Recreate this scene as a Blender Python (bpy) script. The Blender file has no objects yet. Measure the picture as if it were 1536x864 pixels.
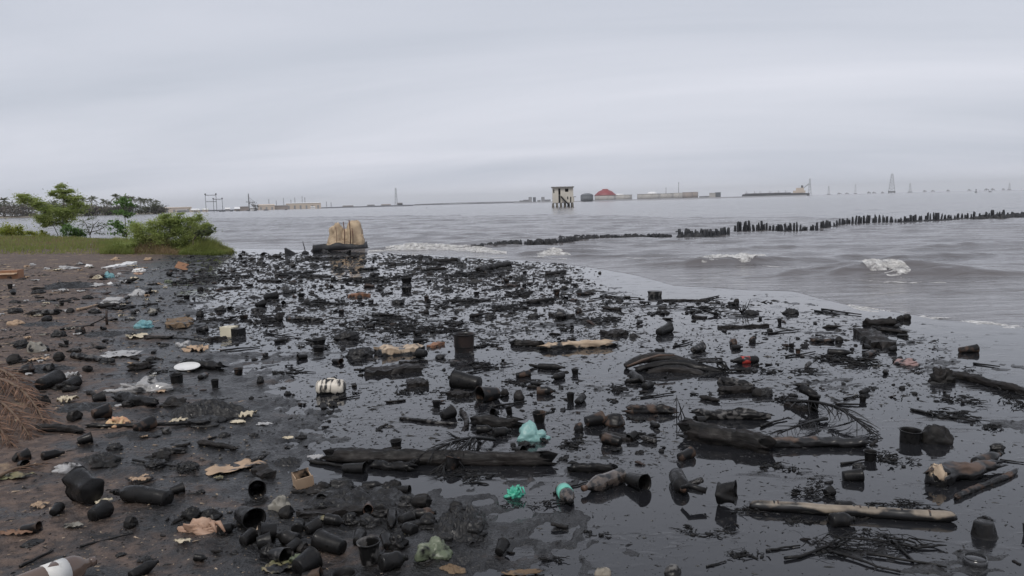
import bpy, math, random
import numpy as np
from mathutils import Matrix, Vector
random.seed(7); rng = np.random.default_rng(7)
S = bpy.context.scene
COL = S.collection
R = math.radians

# ------------------------------------------------------------------ camera
H = 1.65                                    # eye height above the oil surface
FPX = 1183.0                                # focal length in photo pixels (1536 wide)
TH = math.atan(0.025)                       # the photo leans: horizon rises to the right
PT = math.atan(128.5 * math.cos(TH) / FPX)  # pitch down
Fv = np.array([0, math.cos(PT), -math.sin(PT)])
r0 = np.array([1., 0, 0]); u0 = np.array([0, math.sin(PT), math.cos(PT)])
Rv = r0 * math.cos(TH) - u0 * math.sin(TH)
Uv = r0 * math.sin(TH) + u0 * math.cos(TH)
cd = bpy.data.cameras.new('camera'); cam = bpy.data.objects.new('camera', cd); COL.objects.link(cam)
cam.matrix_world = Matrix(((Rv[0], Uv[0], -Fv[0], 0), (Rv[1], Uv[1], -Fv[1], 0), (Rv[2], Uv[2], -Fv[2], H), (0, 0, 0, 1)))
cd.sensor_width = 36; cd.lens = 36 * FPX / 1536; cd.clip_start = 0.05; cd.clip_end = 60000
S.camera = cam

# ------------------------------------------------------------------ sky, sun, exposure
SUN_EL, SUN_AZ = 56, 205                    # azimuth from +Y (view direction), clockwise
W = bpy.data.worlds.new('World'); S.world = W; W.use_nodes = True
nt = W.node_tree; nt.nodes.clear()
def wn(t, **k):
    n = nt.nodes.new(t)
    for a, b in k.items(): setattr(n, a, b)
    return n
out = wn('ShaderNodeOutputWorld'); bg = wn('ShaderNodeBackground'); bg.inputs[1].default_value = 0.1
sky = wn('ShaderNodeTexSky', sky_type='NISHITA', sun_disc=False)
sky.sun_elevation = R(SUN_EL); sky.sun_rotation = R(SUN_AZ); sky.air_density = 1.6; sky.dust_density = 4
tc = wn('ShaderNodeTexCoord'); sep = wn('ShaderNodeSeparateXYZ'); nt.links.new(tc.outputs['Generated'], sep.inputs[0])
def wm(op, a, b=None, c=None):
    n = wn('ShaderNodeMath', operation=op)
    for i, v in enumerate((a, b, c)):
        if v is None: continue
        if isinstance(v, (int, float)): n.inputs[i].default_value = v
        else: nt.links.new(v, n.inputs[i])
    return n.outputs[0]
zz = wm('ADD', wm('MAXIMUM', sep.outputs[2], 0.0), 0.16)
cx = wm('DIVIDE', sep.outputs[0], zz); cy = wm('DIVIDE', sep.outputs[1], zz)
cmb = wn('ShaderNodeCombineXYZ'); nt.links.new(wm('MULTIPLY', cx, 0.34), cmb.inputs[0]); nt.links.new(wm('ADD', cy, wm('MULTIPLY', cx, 0.16)), cmb.inputs[1])
n1 = wn('ShaderNodeTexNoise'); n1.inputs['Scale'].default_value = 0.85; n1.inputs['Detail'].default_value = 8; n1.inputs['Roughness'].default_value = 0.58; n1.inputs['Distortion'].default_value = 0.5
nt.links.new(cmb.outputs[0], n1.inputs['Vector'])
n2 = wn('ShaderNodeTexNoise'); n2.inputs['Scale'].default_value = 0.42; n2.inputs['Detail'].default_value = 3
nt.links.new(cmb.outputs[0], n2.inputs['Vector'])
cl = wm('ADD', wm('MULTIPLY', n1.outputs[0], 0.40), wm('MULTIPLY', n2.outputs[0], 0.60))
rp = wn('ShaderNodeValToRGB'); nt.links.new(cl, rp.inputs[0])
e = rp.color_ramp.elements
e[0].position = 0.36; e[0].color = (4.75, 5.14, 5.95, 1)
e[1].position = 0.64; e[1].color = (7.25, 7.40, 8.20, 1)
mx = wn('ShaderNodeMix', data_type='RGBA'); mx.inputs[0].default_value = 0.93
nt.links.new(sky.outputs[0], mx.inputs[6]); nt.links.new(rp.outputs[0], mx.inputs[7])
hg = wm('MULTIPLY_ADD', wm('POWER', wm('SUBTRACT', 1.0, wm('MINIMUM', wm('MAXIMUM', sep.outputs[2], 0.0), 1.0)), 5.0), 0.20, 0.93)
vm = wn('ShaderNodeVectorMath', operation='SCALE'); nt.links.new(mx.outputs[2], vm.inputs[0]); nt.links.new(hg, vm.inputs['Scale'])
nt.links.new(vm.outputs[0], bg.inputs[0]); nt.links.new(bg.outputs[0], out.inputs[0])

sl = bpy.data.lights.new('sun', 'SUN'); sl.energy = 1.3; sl.angle = R(14); sl.color = (1.0, 0.96, 0.9)
sun = bpy.data.objects.new('sun', sl); COL.objects.link(sun)
az, el = R(SUN_AZ), R(SUN_EL)
sdir = Vector((math.sin(az) * math.cos(el), math.cos(az) * math.cos(el), math.sin(el)))
sun.rotation_euler = sdir.to_track_quat('Z', 'Y').to_euler()
vs = S.view_settings
vs.view_transform = 'Standard'; vs.look = 'None'; vs.gamma = 1; vs.use_curve_mapping = False; vs.exposure = 0.10

# ------------------------------------------------------------------ pixel helpers
def P(px, py, z=0.0):
    d = Fv * FPX + Rv * (px - 768) + Uv * (432 - py)
    t = (z - H) / d[2]
    return np.array([d[0] * t, d[1] * t, z]), t            # t = metres per pixel at that depth
def far(px, depth, z=0.0):
    a = (px - 768) / FPX
    v = ((z - H) / depth - Fv[2] - Rv[2] * a) / Uv[2]
    p = np.array([0, 0, H]) + depth * (Fv + Rv * a + Uv * v)
    return p, depth / FPX
def to_px(p):
    d = np.asarray(p) - np.array([0, 0, H]); k = FPX / d.dot(Fv)
    return 768 + d.dot(Rv) * k, 432 - d.dot(Uv) * k

# ------------------------------------------------------------------ noise
def _h(ix, iy, iz, s):
    n = (ix * 374761393 + iy * 668265263 + iz * 1274126177 + s * 974634777) & 0xffffffff
    n = ((n ^ (n >> 13)) * 1274126177) & 0xffffffff
    n = (n ^ (n >> 16)) & 0xffffffff
    return n.astype(np.float64) / 4294967295.0 * 2 - 1
def vn(x, y, z=0.0, s=0):
    x, y, z = np.broadcast_arrays(np.asarray(x, float), np.asarray(y, float), np.asarray(z, float))
    ix, iy, iz = [np.floor(a).astype(np.int64) for a in (x, y, z)]
    fx, fy, fz = x - ix, y - iy, z - iz
    fx, fy, fz = [a * a * a * (a * (a * 6 - 15) + 10) for a in (fx, fy, fz)]
    def L(a, b, t): return a + (b - a) * t
    c = lambda i, j, k: _h(ix + i, iy + j, iz + k, s)
    return L(L(L(c(0,0,0), c(1,0,0), fx), L(c(0,1,0), c(1,1,0), fx), fy),
             L(L(c(0,0,1), c(1,0,1), fx), L(c(0,1,1), c(1,1,1), fx), fy), fz)
def fbm(x, y, z=0.0, o=4, s=0):
    r = 0; a = 1; t = 0
    for i in range(o):
        f = 2.03 ** i
        r = r + a * vn(np.asarray(x) * f + 13.7 * i, np.asarray(y) * f + 7.1 * i, np.asarray(z) * f, s + i); t += a; a *= 0.5
    return r / t
def sm(a, b, x):
    t = np.clip((x - a) / (b - a), 0, 1); return t * t * (3 - 2 * t)

# ------------------------------------------------------------------ materials
MATS = {}
BLACK = (0.010, 0.0095, 0.0095)
def M(name, c1, c2=None, sc=6, rough=0.5, stain=0, ssc=5, sst=(1, 1, 1), bump=0.0, bsc=20, trans=0, spec=0.5, sub=0, coat=0, zoil=None, bst=(1, 1, 1), rough2=None, metal=0):
    """c1..c2 noise blend, oil stain patches (stain 0..1) in object space, fine bump"""
    m = bpy.data.materials.new(name); m.use_nodes = True; t = m.node_tree; N = t.nodes; Lk = t.links
    b = N['Principled BSDF']; b.inputs['Specular IOR Level'].default_value = spec; b.inputs['Metallic'].default_value = metal
    co = N.new('ShaderNodeTexCoord'); oi = N.new('ShaderNodeObjectInfo')
    ad = N.new('ShaderNodeVectorMath'); ad.operation = 'ADD'
    ml = N.new('ShaderNodeVectorMath'); ml.operation = 'SCALE'; ml.inputs['Scale'].default_value = 37.0
    cb = N.new('ShaderNodeCombineXYZ')
    for i in range(3): Lk.new(oi.outputs['Random'], cb.inputs[i])
    Lk.new(cb.outputs[0], ml.inputs[0]); Lk.new(co.outputs['Object'], ad.inputs[0]); Lk.new(ml.outputs[0], ad.inputs[1])
    def noise(scale, det=5, st=(1, 1, 1)):
        n = N.new('ShaderNodeTexNoise'); n.inputs['Scale'].default_value = scale; n.inputs['Detail'].default_value = det
        if st != (1, 1, 1):
            mp = N.new('ShaderNodeVectorMath'); mp.operation = 'MULTIPLY'; mp.inputs[1].default_value = st
            Lk.new(ad.outputs[0], mp.inputs[0]); Lk.new(mp.outputs[0], n.inputs['Vector'])
        else: Lk.new(ad.outputs[0], n.inputs['Vector'])
        return n
    def ramp(src, p0, p1, k0, k1):
        r = N.new('ShaderNodeValToRGB'); r.color_ramp.elements[0].position = p0; r.color_ramp.elements[1].position = p1
        r.color_ramp.elements[0].color = (*k0, 1); r.color_ramp.elements[1].color = (*k1, 1); Lk.new(src, r.inputs[0]); return r
    col = ramp(noise(sc, 5, bst).outputs[0], 0.32, 0.68, c1, c2 or c1).outputs[0]
    b.inputs['Roughness'].default_value = rough
    if stain > 0:
        w = noise(ssc, 6, sst).outputs[0]
        if zoil is not None:                      # crude has wet the underside up to about zoil metres
            sp = N.new('ShaderNodeSeparateXYZ'); Lk.new(co.outputs['Object'], sp.inputs[0])
            mr = N.new('ShaderNodeMapRange'); mr.inputs[1].default_value = zoil * 1.6; mr.inputs[2].default_value = 0.0; mr.inputs[3].default_value = 0.0; mr.inputs[4].default_value = 0.35
            Lk.new(sp.outputs[2], mr.inputs[0])
            a2 = N.new('ShaderNodeMath'); a2.operation = 'ADD'; Lk.new(w, a2.inputs[0]); Lk.new(mr.outputs[0], a2.inputs[1]); w = a2.outputs[0]
        p = 0.75 - 0.5 * stain
        f = ramp(w, p - 0.03, p + 0.05, (0, 0, 0), (1, 1, 1)).outputs[0]
        x = N.new('ShaderNodeMix'); x.data_type = 'RGBA'; Lk.new(f, x.inputs[0]); Lk.new(col, x.inputs[6]); x.inputs[7].default_value = (*BLACK, 1); col = x.outputs[2]
        xr = N.new('ShaderNodeMix'); Lk.new(f, xr.inputs[0]); xr.inputs[2].default_value = rough; xr.inputs[3].default_value = 0.33; Lk.new(xr.outputs[0], b.inputs['Roughness'])
    elif rough2 is not None:
        rr = N.new('ShaderNodeMapRange'); Lk.new(noise(sc * 2.3, 4).outputs[0], rr.inputs[0]); rr.inputs[1].default_value = 0.35; rr.inputs[2].default_value = 0.65
        rr.inputs[3].default_value = rough; rr.inputs[4].default_value = rough2; Lk.new(rr.outputs[0], b.inputs['Roughness'])
    Lk.new(col, b.inputs['Base Color'])
    if trans: b.inputs['Transmission Weight'].default_value = trans
    if sub: b.inputs['Subsurface Weight'].default_value = sub; b.inputs['Subsurface Radius'].default_value = (0.01, 0.01, 0.01)
    if coat: b.inputs['Coat Weight'].default_value = coat; b.inputs['Coat Roughness'].default_value = 0.15
    if bump:
        bn = N.new('ShaderNodeBump'); bn.inputs['Strength'].default_value = min(1, bump * 25); bn.inputs['Distance'].default_value = bump
        Lk.new(noise(bsc, 6, bst).outputs[0], bn.inputs['Height']); Lk.new(bn.outputs[0], b.inputs['Normal'])
    MATS[name] = m; return m
M('oiled', (0.006, 0.006, 0.0063), (0.015, 0.014, 0.0135), 16, 0.24, bump=0.007, bsc=45, rough2=0.62, spec=0.25)
M('oiled_brown', (0.085, 0.055, 0.040), (0.045, 0.032, 0.026), 12, 0.5, stain=0.60, ssc=13, bump=0.008, bsc=45, spec=0.25)
M('oiled_grey', (0.13, 0.125, 0.12), (0.075, 0.070, 0.066), 12, 0.45, stain=0.62, ssc=16, bump=0.006, bsc=45, spec=0.25)
M('oiled_dull', (0.007, 0.007, 0.007), (0.024, 0.021, 0.019), 14, 0.4, bump=0.014, bsc=45, rough2=0.8, spec=0.25)
M('oiled_wood', (0.008, 0.0078, 0.0075), (0.024, 0.020, 0.018), 11, 0.36, bump=0.02, bsc=30, bst=(0.25, 1.4, 1.4), rough2=0.75, spec=0.25)
M('tar', (0.008, 0.008, 0.008), (0.018, 0.017, 0.017), 16, 0.24, bump=0.02, bsc=38, rough2=0.68, spec=0.4)
M('pale_wood', (0.55, 0.44, 0.32), (0.33, 0.24, 0.165), 14, 0.7, stain=0.40, ssc=7, bump=0.004, bsc=40, bst=(0.3, 1.5, 1.5), zoil=0.05)
M('brown_wood', (0.12, 0.075, 0.052), (0.055, 0.038, 0.030), 11, 0.55, stain=0.36, ssc=5, bump=0.005, bsc=30, bst=(0.25, 1.5, 1.5), zoil=0.06)
M('bamboo', (0.30, 0.25, 0.19), (0.16, 0.13, 0.10), 14, 0.5, stain=0.36, ssc=5, sst=(0.9, 1, 1), bump=0.003, bsc=30, zoil=0.035)
M('orange_wood', (0.30, 0.15, 0.08), (0.14, 0.07, 0.045), 12, 0.6, stain=0.42, ssc=8, bump=0.003)
M('white_drip', (0.74, 0.69, 0.60), (0.60, 0.54, 0.45), 6, 0.42, stain=0.50, ssc=11, sst=(2.6, 0.55, 0.55), bump=0.001, zoil=0.03)
M('white_plastic', (0.78, 0.77, 0.75), (0.66, 0.65, 0.63), 7, 0.4, stain=0.2, ssc=6)
M('foam_block', (0.72, 0.66, 0.50), (0.58, 0.52, 0.39), 7, 0.7, stain=0.33, ssc=14, bump=0.003)
M('teal_film', (0.27, 0.50, 0.48), (0.36, 0.58, 0.55), 9, 0.35, sub=0.2)
M('green_net', (0.05, 0.36, 0.24), (0.10, 0.50, 0.36), 20, 0.45, stain=0.3, ssc=18)
M('blue_film', (0.16, 0.40, 0.46), (0.30, 0.52, 0.52), 9, 0.4, stain=0.25, ssc=12)
M('peach_film', (0.52, 0.33, 0.23), (0.62, 0.43, 0.31), 9, 0.5, stain=0.15, ssc=14)
M('pink_film', (0.26, 0.17, 0.16), (0.34, 0.22, 0.20), 9, 0.4, stain=0.42, ssc=9)
M('white_film', (0.62, 0.62, 0.61), (0.50, 0.49, 0.49), 9, 0.32, sub=0.2, stain=0.22, ssc=9)
M('clear_film', (0.34, 0.33, 0.32), (0.46, 0.45, 0.44), 7, 0.18, stain=0.36, ssc=8, trans=0.25)
M('dirty_bag', (0.40, 0.38, 0.33), (0.28, 0.26, 0.22), 10, 0.45, stain=0.33, ssc=10)
M('green_bag', (0.20, 0.24, 0.15), (0.30, 0.33, 0.24), 9, 0.35, stain=0.40, ssc=12, trans=0.2)
M('cream_paper', (0.60, 0.53, 0.40), (0.48, 0.41, 0.29), 9, 0.7, stain=0.34, ssc=14)
M('print_paper', (0.62, 0.46, 0.24), (0.48, 0.20, 0.13), 26, 0.5, stain=0.25, ssc=16)
M('cardboard', (0.46, 0.33, 0.22), (0.36, 0.25, 0.165), 9, 0.75, stain=0.34, ssc=8, bump=0.002)
M('brown_card', (0.26, 0.13, 0.07), (0.33, 0.17, 0.09), 7, 0.7, stain=0.25, ssc=8)
M('red_label', (0.36, 0.03, 0.025), (0.48, 0.06, 0.045), 20, 0.35, stain=0.36, ssc=16)
M('teal_label', (0.12, 0.42, 0.34), (0.18, 0.52, 0.42), 20, 0.4, stain=0.2, ssc=16)
M('white_label', (0.72, 0.71, 0.68), (0.62, 0.61, 0.58), 10, 0.45, stain=0.15)
M('bottle_smear', (0.20, 0.165, 0.14), (0.07, 0.055, 0.048), 22, 0.16, stain=0.46, ssc=20, spec=0.7, trans=0.3)
M('bottle_clear', (0.24, 0.17, 0.13), (0.16, 0.11, 0.09), 5, 0.14, trans=0.35, stain=0.28, ssc=7, spec=0.7)
M('rusty_bucket', (0.030, 0.018, 0.014), (0.018, 0.015, 0.014), 5, 0.42, stain=0.46, ssc=5)
M('cup_brown', (0.10, 0.055, 0.035), (0.05, 0.03, 0.022), 9, 0.5, stain=0.35, ssc=12)
M('tin', (0.03, 0.03, 0.032), (0.02, 0.02, 0.02), 9, 0.18, spec=0.8)
M('frond_dry', (0.125, 0.064, 0.038), (0.24, 0.14, 0.088), 5, 0.7)
M('frond_dark', (0.075, 0.042, 0.028), (0.13, 0.075, 0.05), 5, 0.75)
M('frond_stem', (0.16, 0.105, 0.066), (0.11, 0.072, 0.046), 9, 0.7)
M('fibre_brown', (0.13, 0.085, 0.05), (0.2, 0.14, 0.085), 12, 0.8, stain=0.4, ssc=14)
M('leaf_tan', (0.25, 0.20, 0.12), (0.14, 0.14, 0.07), 12, 0.6, stain=0.42, ssc=14)
M('stone_pale', (0.30, 0.27, 0.22), (0.2, 0.17, 0.13), 9, 0.7, stain=0.42, ssc=10, bump=0.004)
M('concrete_ochre', (0.58, 0.45, 0.30), (0.33, 0.24, 0.165), 4.5, 0.85, stain=0, bump=0.05, bsc=9, bst=(1.3, 1.3, 0.8))
M('rust', (0.15, 0.07, 0.045), (0.09, 0.045, 0.035), 6, 0.85)
M('rock_black', (0.014, 0.0145, 0.017), (0.034, 0.034, 0.037), 3, 0.5, bump=0.03, bsc=8, rough2=0.8)
M('timber_black', (0.012, 0.013, 0.016), (0.026, 0.027, 0.031), 3, 0.55, bump=0.01, bsc=10)
M('grass_green', (0.19, 0.24, 0.06), (0.31, 0.31, 0.11), 0.5, 0.6)
M('grass_dry', (0.34, 0.24, 0.14), (0.22, 0.20, 0.10), 0.7, 0.7)
M('leaf_bright', (0.26, 0.33, 0.09), (0.42, 0.47, 0.17), 2.2, 0.5)
M('leaf_yellow', (0.42, 0.43, 0.08), (0.26, 0.32, 0.06), 2.5, 0.5)
M('leaf_green', (0.13, 0.24, 0.07), (0.21, 0.33, 0.11), 2.5, 0.5)
M('leaf_grey', (0.14, 0.17, 0.08), (0.10, 0.12, 0.06), 2.5, 0.6)
M('bark', (0.12, 0.09, 0.065), (0.075, 0.06, 0.045), 6, 0.85)
M('far_leaf', (0.075, 0.095, 0.045), (0.12, 0.125, 0.07), 0.25, 0.7)
M('far_brush', (0.16, 0.135, 0.115), (0.12, 0.11, 0.085), 0.2, 0.8)
M('palm_leaf', (0.09, 0.11, 0.05), (0.14, 0.14, 0.075), 0.4, 0.65)
M('far_sand', (0.35, 0.30, 0.24), (0.24, 0.22, 0.17), 0.03, 0.9)
M('cream_wall', (0.66, 0.62, 0.54), (0.56, 0.52, 0.45), 0.35, 0.85)
M('cream_far', (0.62, 0.53, 0.44), (0.56, 0.47, 0.39), 0.05, 0.85)
M('grey_far', (0.30, 0.30, 0.31), (0.24, 0.24, 0.25), 0.05, 0.8)
M('dark_far', (0.045, 0.048, 0.055), (0.07, 0.072, 0.08), 0.05, 0.7)
M('steel_far', (0.20, 0.205, 0.215), (0.25, 0.25, 0.26), 0.1, 0.6)
M('steel_mid', (0.05, 0.052, 0.06), (0.07, 0.07, 0.08), 0.1, 0.6)
M('tank_pale', (0.46, 0.44, 0.41), (0.36, 0.345, 0.325), 0.04, 0.7)
M('tank_grey', (0.13, 0.14, 0.155), (0.10, 0.11, 0.12), 0.05, 0.6)
M('tank_brown', (0.34, 0.29, 0.26), (0.27, 0.235, 0.215), 0.05, 0.7)
M('dome_red', (0.28, 0.055, 0.06), (0.23, 0.05, 0.055), 0.05, 0.5)
M('dome_white', (0.80, 0.80, 0.80), (0.72, 0.72, 0.72), 0.05, 0.5)
M('roof_grey', (0.30, 0.29, 0.28), (0.22, 0.21, 0.2), 0.3, 0.85)
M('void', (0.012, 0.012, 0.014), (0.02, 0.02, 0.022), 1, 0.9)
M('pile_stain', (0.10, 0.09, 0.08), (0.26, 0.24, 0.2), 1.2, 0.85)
M('paint_white', (0.75, 0.74, 0.72), None, 1, 0.6)
M('foam', (0.62, 0.60, 0.56), (0.80, 0.79, 0.77), 5, 0.85, bump=0.02, bsc=24, sub=0.1)
_f = MATS['foam']; _t = _f.node_tree; _b = _t.nodes['Principled BSDF']; _g = _t.nodes.new('ShaderNodeNewGeometry')
_n = _t.nodes.new('ShaderNodeTexNoise'); _n.inputs['Scale'].default_value = 7; _n.inputs['Detail'].default_value = 9; _n.inputs['Roughness'].default_value = .8; _t.links.new(_g.outputs['Position'], _n.inputs['Vector'])
_r = _t.nodes.new('ShaderNodeValToRGB'); _r.color_ramp.elements[0].position = .34; _r.color_ramp.elements[1].position = .66; _t.links.new(_n.outputs[0], _r.inputs[0]); _t.links.new(_r.outputs[0], _b.inputs['Alpha'])
M('pale_crumb', (0.45, 0.36, 0.26), (0.25, 0.18, 0.13), 60, 0.8)
M('debris_rust', (0.055, 0.03, 0.022), (0.02, 0.017, 0.016), 12, 0.55, bump=0.003)

def nodes(name):
    m = bpy.data.materials.new(name); m.use_nodes = True; MATS[name] = m
    return m.node_tree, m.node_tree.nodes, m.node_tree.links, m.node_tree.nodes['Principled BSDF']
def nz(N, L, src, sc, det=5, st=None, dist=0):
    n = N.new('ShaderNodeTexNoise'); n.inputs['Scale'].default_value = sc; n.inputs['Detail'].default_value = det; n.inputs['Distortion'].default_value = dist
    if st:
        v = N.new('ShaderNodeVectorMath'); v.operation = 'MULTIPLY'; v.inputs[1].default_value = st; L.new(src, v.inputs[0]); src = v.outputs[0]
    L.new(src, n.inputs['Vector']); return n.outputs[0]
def rmp(N, L, src, a, b, k0=(0, 0, 0), k1=(1, 1, 1)):
    r = N.new('ShaderNodeValToRGB'); r.color_ramp.elements[0].position = a; r.color_ramp.elements[1].position = b
    r.color_ramp.elements[0].color = (*k0, 1); r.color_ramp.elements[1].color = (*k1, 1); L.new(src, r.inputs[0]); return r.outputs[0]
def mix(N, L, f, a, b):
    x = N.new('ShaderNodeMix'); x.data_type = 'RGBA'
    for i, v in ((0, f), (6, a), (7, b)):
        if isinstance(v, tuple): x.inputs[i].default_value = (*v, 1)
        elif isinstance(v, float): x.inputs[i].default_value = v
        else: L.new(v, x.inputs[i])
    return x.outputs[2]
def bmp(N, L, h, dist, b, strength=1.0, prev=None):
    n = N.new('ShaderNodeBump'); n.inputs['Distance'].default_value = dist; n.inputs['Strength'].default_value = strength
    L.new(h, n.inputs['Height'])
    if prev: L.new(prev, n.inputs['Normal'])
    L.new(n.outputs[0], b.inputs['Normal']); return n.outputs[0]
# crude-oil film: black, mirror-like, with dull scum skins
T, N, L, B = nodes('oil_film'); g = N.new('ShaderNodeNewGeometry').outputs['Position']
scum = rmp(N, L, nz(N, L, g, 1.5, 9, (0.75, 1.5, 1), 1.2), 0.50, 0.66)
fine = rmp(N, L, nz(N, L, g, 9, 8, (0.6, 1.5, 1), 0.8), 0.52, 0.70)
mm = N.new('ShaderNodeMath'); mm.operation = 'MULTIPLY'; L.new(scum, mm.inputs[0]); L.new(fine, mm.inputs[1])
L.new(mix(N, L, mm.outputs[0], (0.013, 0.0135, 0.0155), (0.028, 0.026, 0.026)), B.inputs['Base Color'])
mr = N.new('ShaderNodeMapRange'); L.new(mm.outputs[0], mr.inputs[0]); mr.inputs[3].default_value = 0.045; mr.inputs[4].default_value = 0.36; L.new(mr.outputs[0], B.inputs['Roughness'])
B.inputs['IOR'].default_value = 1.56
a = bmp(N, L, nz(N, L, g, 3.0, 4), 0.0022, B); bmp(N, L, mm.outputs[0], 0.004, B, 0.8, a)
# sea: murky brown-grey water
T, N, L, B = nodes('sea_water'); g = N.new('ShaderNodeNewGeometry').outputs['Position']
L.new(mix(N, L, rmp(N, L, nz(N, L, g, 0.12, 4), 0.35, 0.7), (0.130, 0.121, 0.121), (0.098, 0.091, 0.094)), B.inputs['Base Color'])
B.inputs['Roughness'].default_value = 0.12; B.inputs['IOR'].default_value = 1.33
a = bmp(N, L, nz(N, L, g, 2.6, 6, (0.45, 1.3, 1), 0.6), 0.06, B, 1.0)
a = bmp(N, L, nz(N, L, g, 0.25, 5, (0.35, 1.3, 1), 0.5), 0.22, B, 1.0, a)
# beach: oil-soaked mud to brown and tan sand, wetness from the 'dry' attribute
T, N, L, B = nodes('beach_mud'); g = N.new('ShaderNodeNewGeometry').outputs['Position']
at = N.new('ShaderNodeAttribute'); at.attribute_name = 'dry'
def addm(a, b, k):
    n = N.new('ShaderNodeMath'); n.operation = 'MULTIPLY_ADD'; L.new(b, n.inputs[0]); n.inputs[1].default_value = k; L.new(a, n.inputs[2]); return n.outputs[0]
nb = nz(N, L, g, 2.1, 8, (0.8, 1.3, 1), 0.6); nf = nz(N, L, g, 16, 8)
w1 = addm(addm(at.outputs['Fac'], nb, 1.9), nf, 0.5)
brown = rmp(N, L, w1, 1.18, 1.6) if False else None
def mapr(src, a, b):
    n = N.new('ShaderNodeMapRange'); n.interpolation_type = 'SMOOTHSTEP'; n.inputs[1].default_value = a; n.inputs[2].default_value = b; L.new(src, n.inputs[0]); return n.outputs[0]
f1 = mapr(w1, 1.34, 1.90); f2 = mapr(w1, 2.12, 2.48)
c = mix(N, L, f1, (0.0115, 0.011, 0.011), mix(N, L, mapr(nf, 0.35, 0.65), (0.062, 0.042, 0.033), (0.128, 0.088, 0.067)))
c = mix(N, L, f2, c, mix(N, L, mapr(nf, 0.35, 0.65), (0.155, 0.105, 0.065), (0.26, 0.185, 0.115)))
L.new(c, B.inputs['Base Color'])
rr = N.new('ShaderNodeMapRange'); L.new(f1, rr.inputs[0]); rr.inputs[3].default_value = 0.30; rr.inputs[4].default_value = 0.72; L.new(rr.outputs[0], B.inputs['Roughness'])
a = bmp(N, L, nf, 0.03, B); bmp(N, L, nz(N, L, g, 70, 6), 0.010, B, 1.0, a)

# ------------------------------------------------------------------ mesh helpers
def mesh(name, V, F, smooth=True):
    me = bpy.data.meshes.new(name); me.from_pydata(np.asarray(V).tolist(), [], F)
    if smooth: me.polygons.foreach_set('use_smooth', [True] * len(me.polygons))
    me.update(); return me
def obj(name, geo, m, parent=None, loc=None, rot=None, smooth=True):
    me = geo if isinstance(geo, bpy.types.Mesh) else mesh(name, geo[0], geo[1], smooth)
    if not me.materials: me.materials.append(MATS[m])
    o = bpy.data.objects.new(name, me); COL.objects.link(o)
    if parent is not None: o.parent = parent
    if loc is not None: o.location = [float(v) for v in loc]
    if rot is not None: o.rotation_euler = rot
    return o
def empty(name, loc, rz=0.0, rot=None):
    o = bpy.data.objects.new(name, None); COL.objects.link(o); o.empty_display_size = 0.1
    o.location = [float(v) for v in loc]; o.rotation_euler = rot or (0, 0, rz); return o
def tag(o, label=None, cat=None, group=None, kind=None):
    if label: o['label'] = label
    if cat: o['category'] = cat
    if group: o['group'] = group
    if kind: o['kind'] = kind
    return o
def polar(name, AZ, RR, Zf, m, attrs=None):
    """sheet on a polar grid about the viewer's foot; RR is rows x cols of radii"""
    nr, nc = RR.shape
    X = RR * np.sin(AZ)[None, :]; Y = RR * np.cos(AZ)[None, :]; Z = Zf(X, Y)
    V = np.stack([X, Y, Z], -1).reshape(-1, 3)
    i = np.arange(nr * nc).reshape(nr, nc)
    q = np.stack([i[:-1, :-1], i[:-1, 1:], i[1:, 1:], i[1:, :-1]], -1).reshape(-1, 4)
    me = bpy.data.meshes.new(name); me.vertices.add(len(V)); me.vertices.foreach_set('co', V.ravel())
    me.loops.add(q.size); me.loops.foreach_set('vertex_index', q.ravel().astype(np.int32))
    me.polygons.add(len(q)); me.polygons.foreach_set('loop_start', np.arange(0, q.size, 4, dtype=np.int32))
    me.polygons.foreach_set('use_smooth', np.ones(len(q), bool)); me.update(); me.validate()
    for k, f in (attrs or {}).items():
        at = me.attributes.new(k, 'FLOAT', 'POINT'); at.data.foreach_set('value', f(X, Y, Z).ravel())
    me.materials.append(MATS[m]); o = bpy.data.objects.new(name, me); COL.objects.link(o); return o
def join(*gs):
    V = []; F = []; n = 0
    for v, f in gs:
        V.append(np.asarray(v, float)); F += [tuple(i + n for i in q) for q in f]; n += len(v)
    return np.concatenate(V), F
def tf(g, loc=(0, 0, 0), rz=0, rx=0, ry=0, sc=(1, 1, 1)):
    v = np.asarray(g[0], float) * np.array(sc)
    m = np.array((Matrix.Rotation(rz, 3, 'Z') @ Matrix.Rotation(ry, 3, 'Y') @ Matrix.Rotation(rx, 3, 'X')))
    return v @ m.T + np.array(loc), g[1]
def box(x0, x1, y0, y1, z0, z1):
    V = [(x0,y0,z0),(x1,y0,z0),(x1,y1,z0),(x0,y1,z0),(x0,y0,z1),(x1,y0,z1),(x1,y1,z1),(x0,y1,z1)]
    return np.array(V, float), [(0,3,2,1),(4,5,6,7),(0,1,5,4),(1,2,6,5),(2,3,7,6),(3,0,4,7)]
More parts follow.
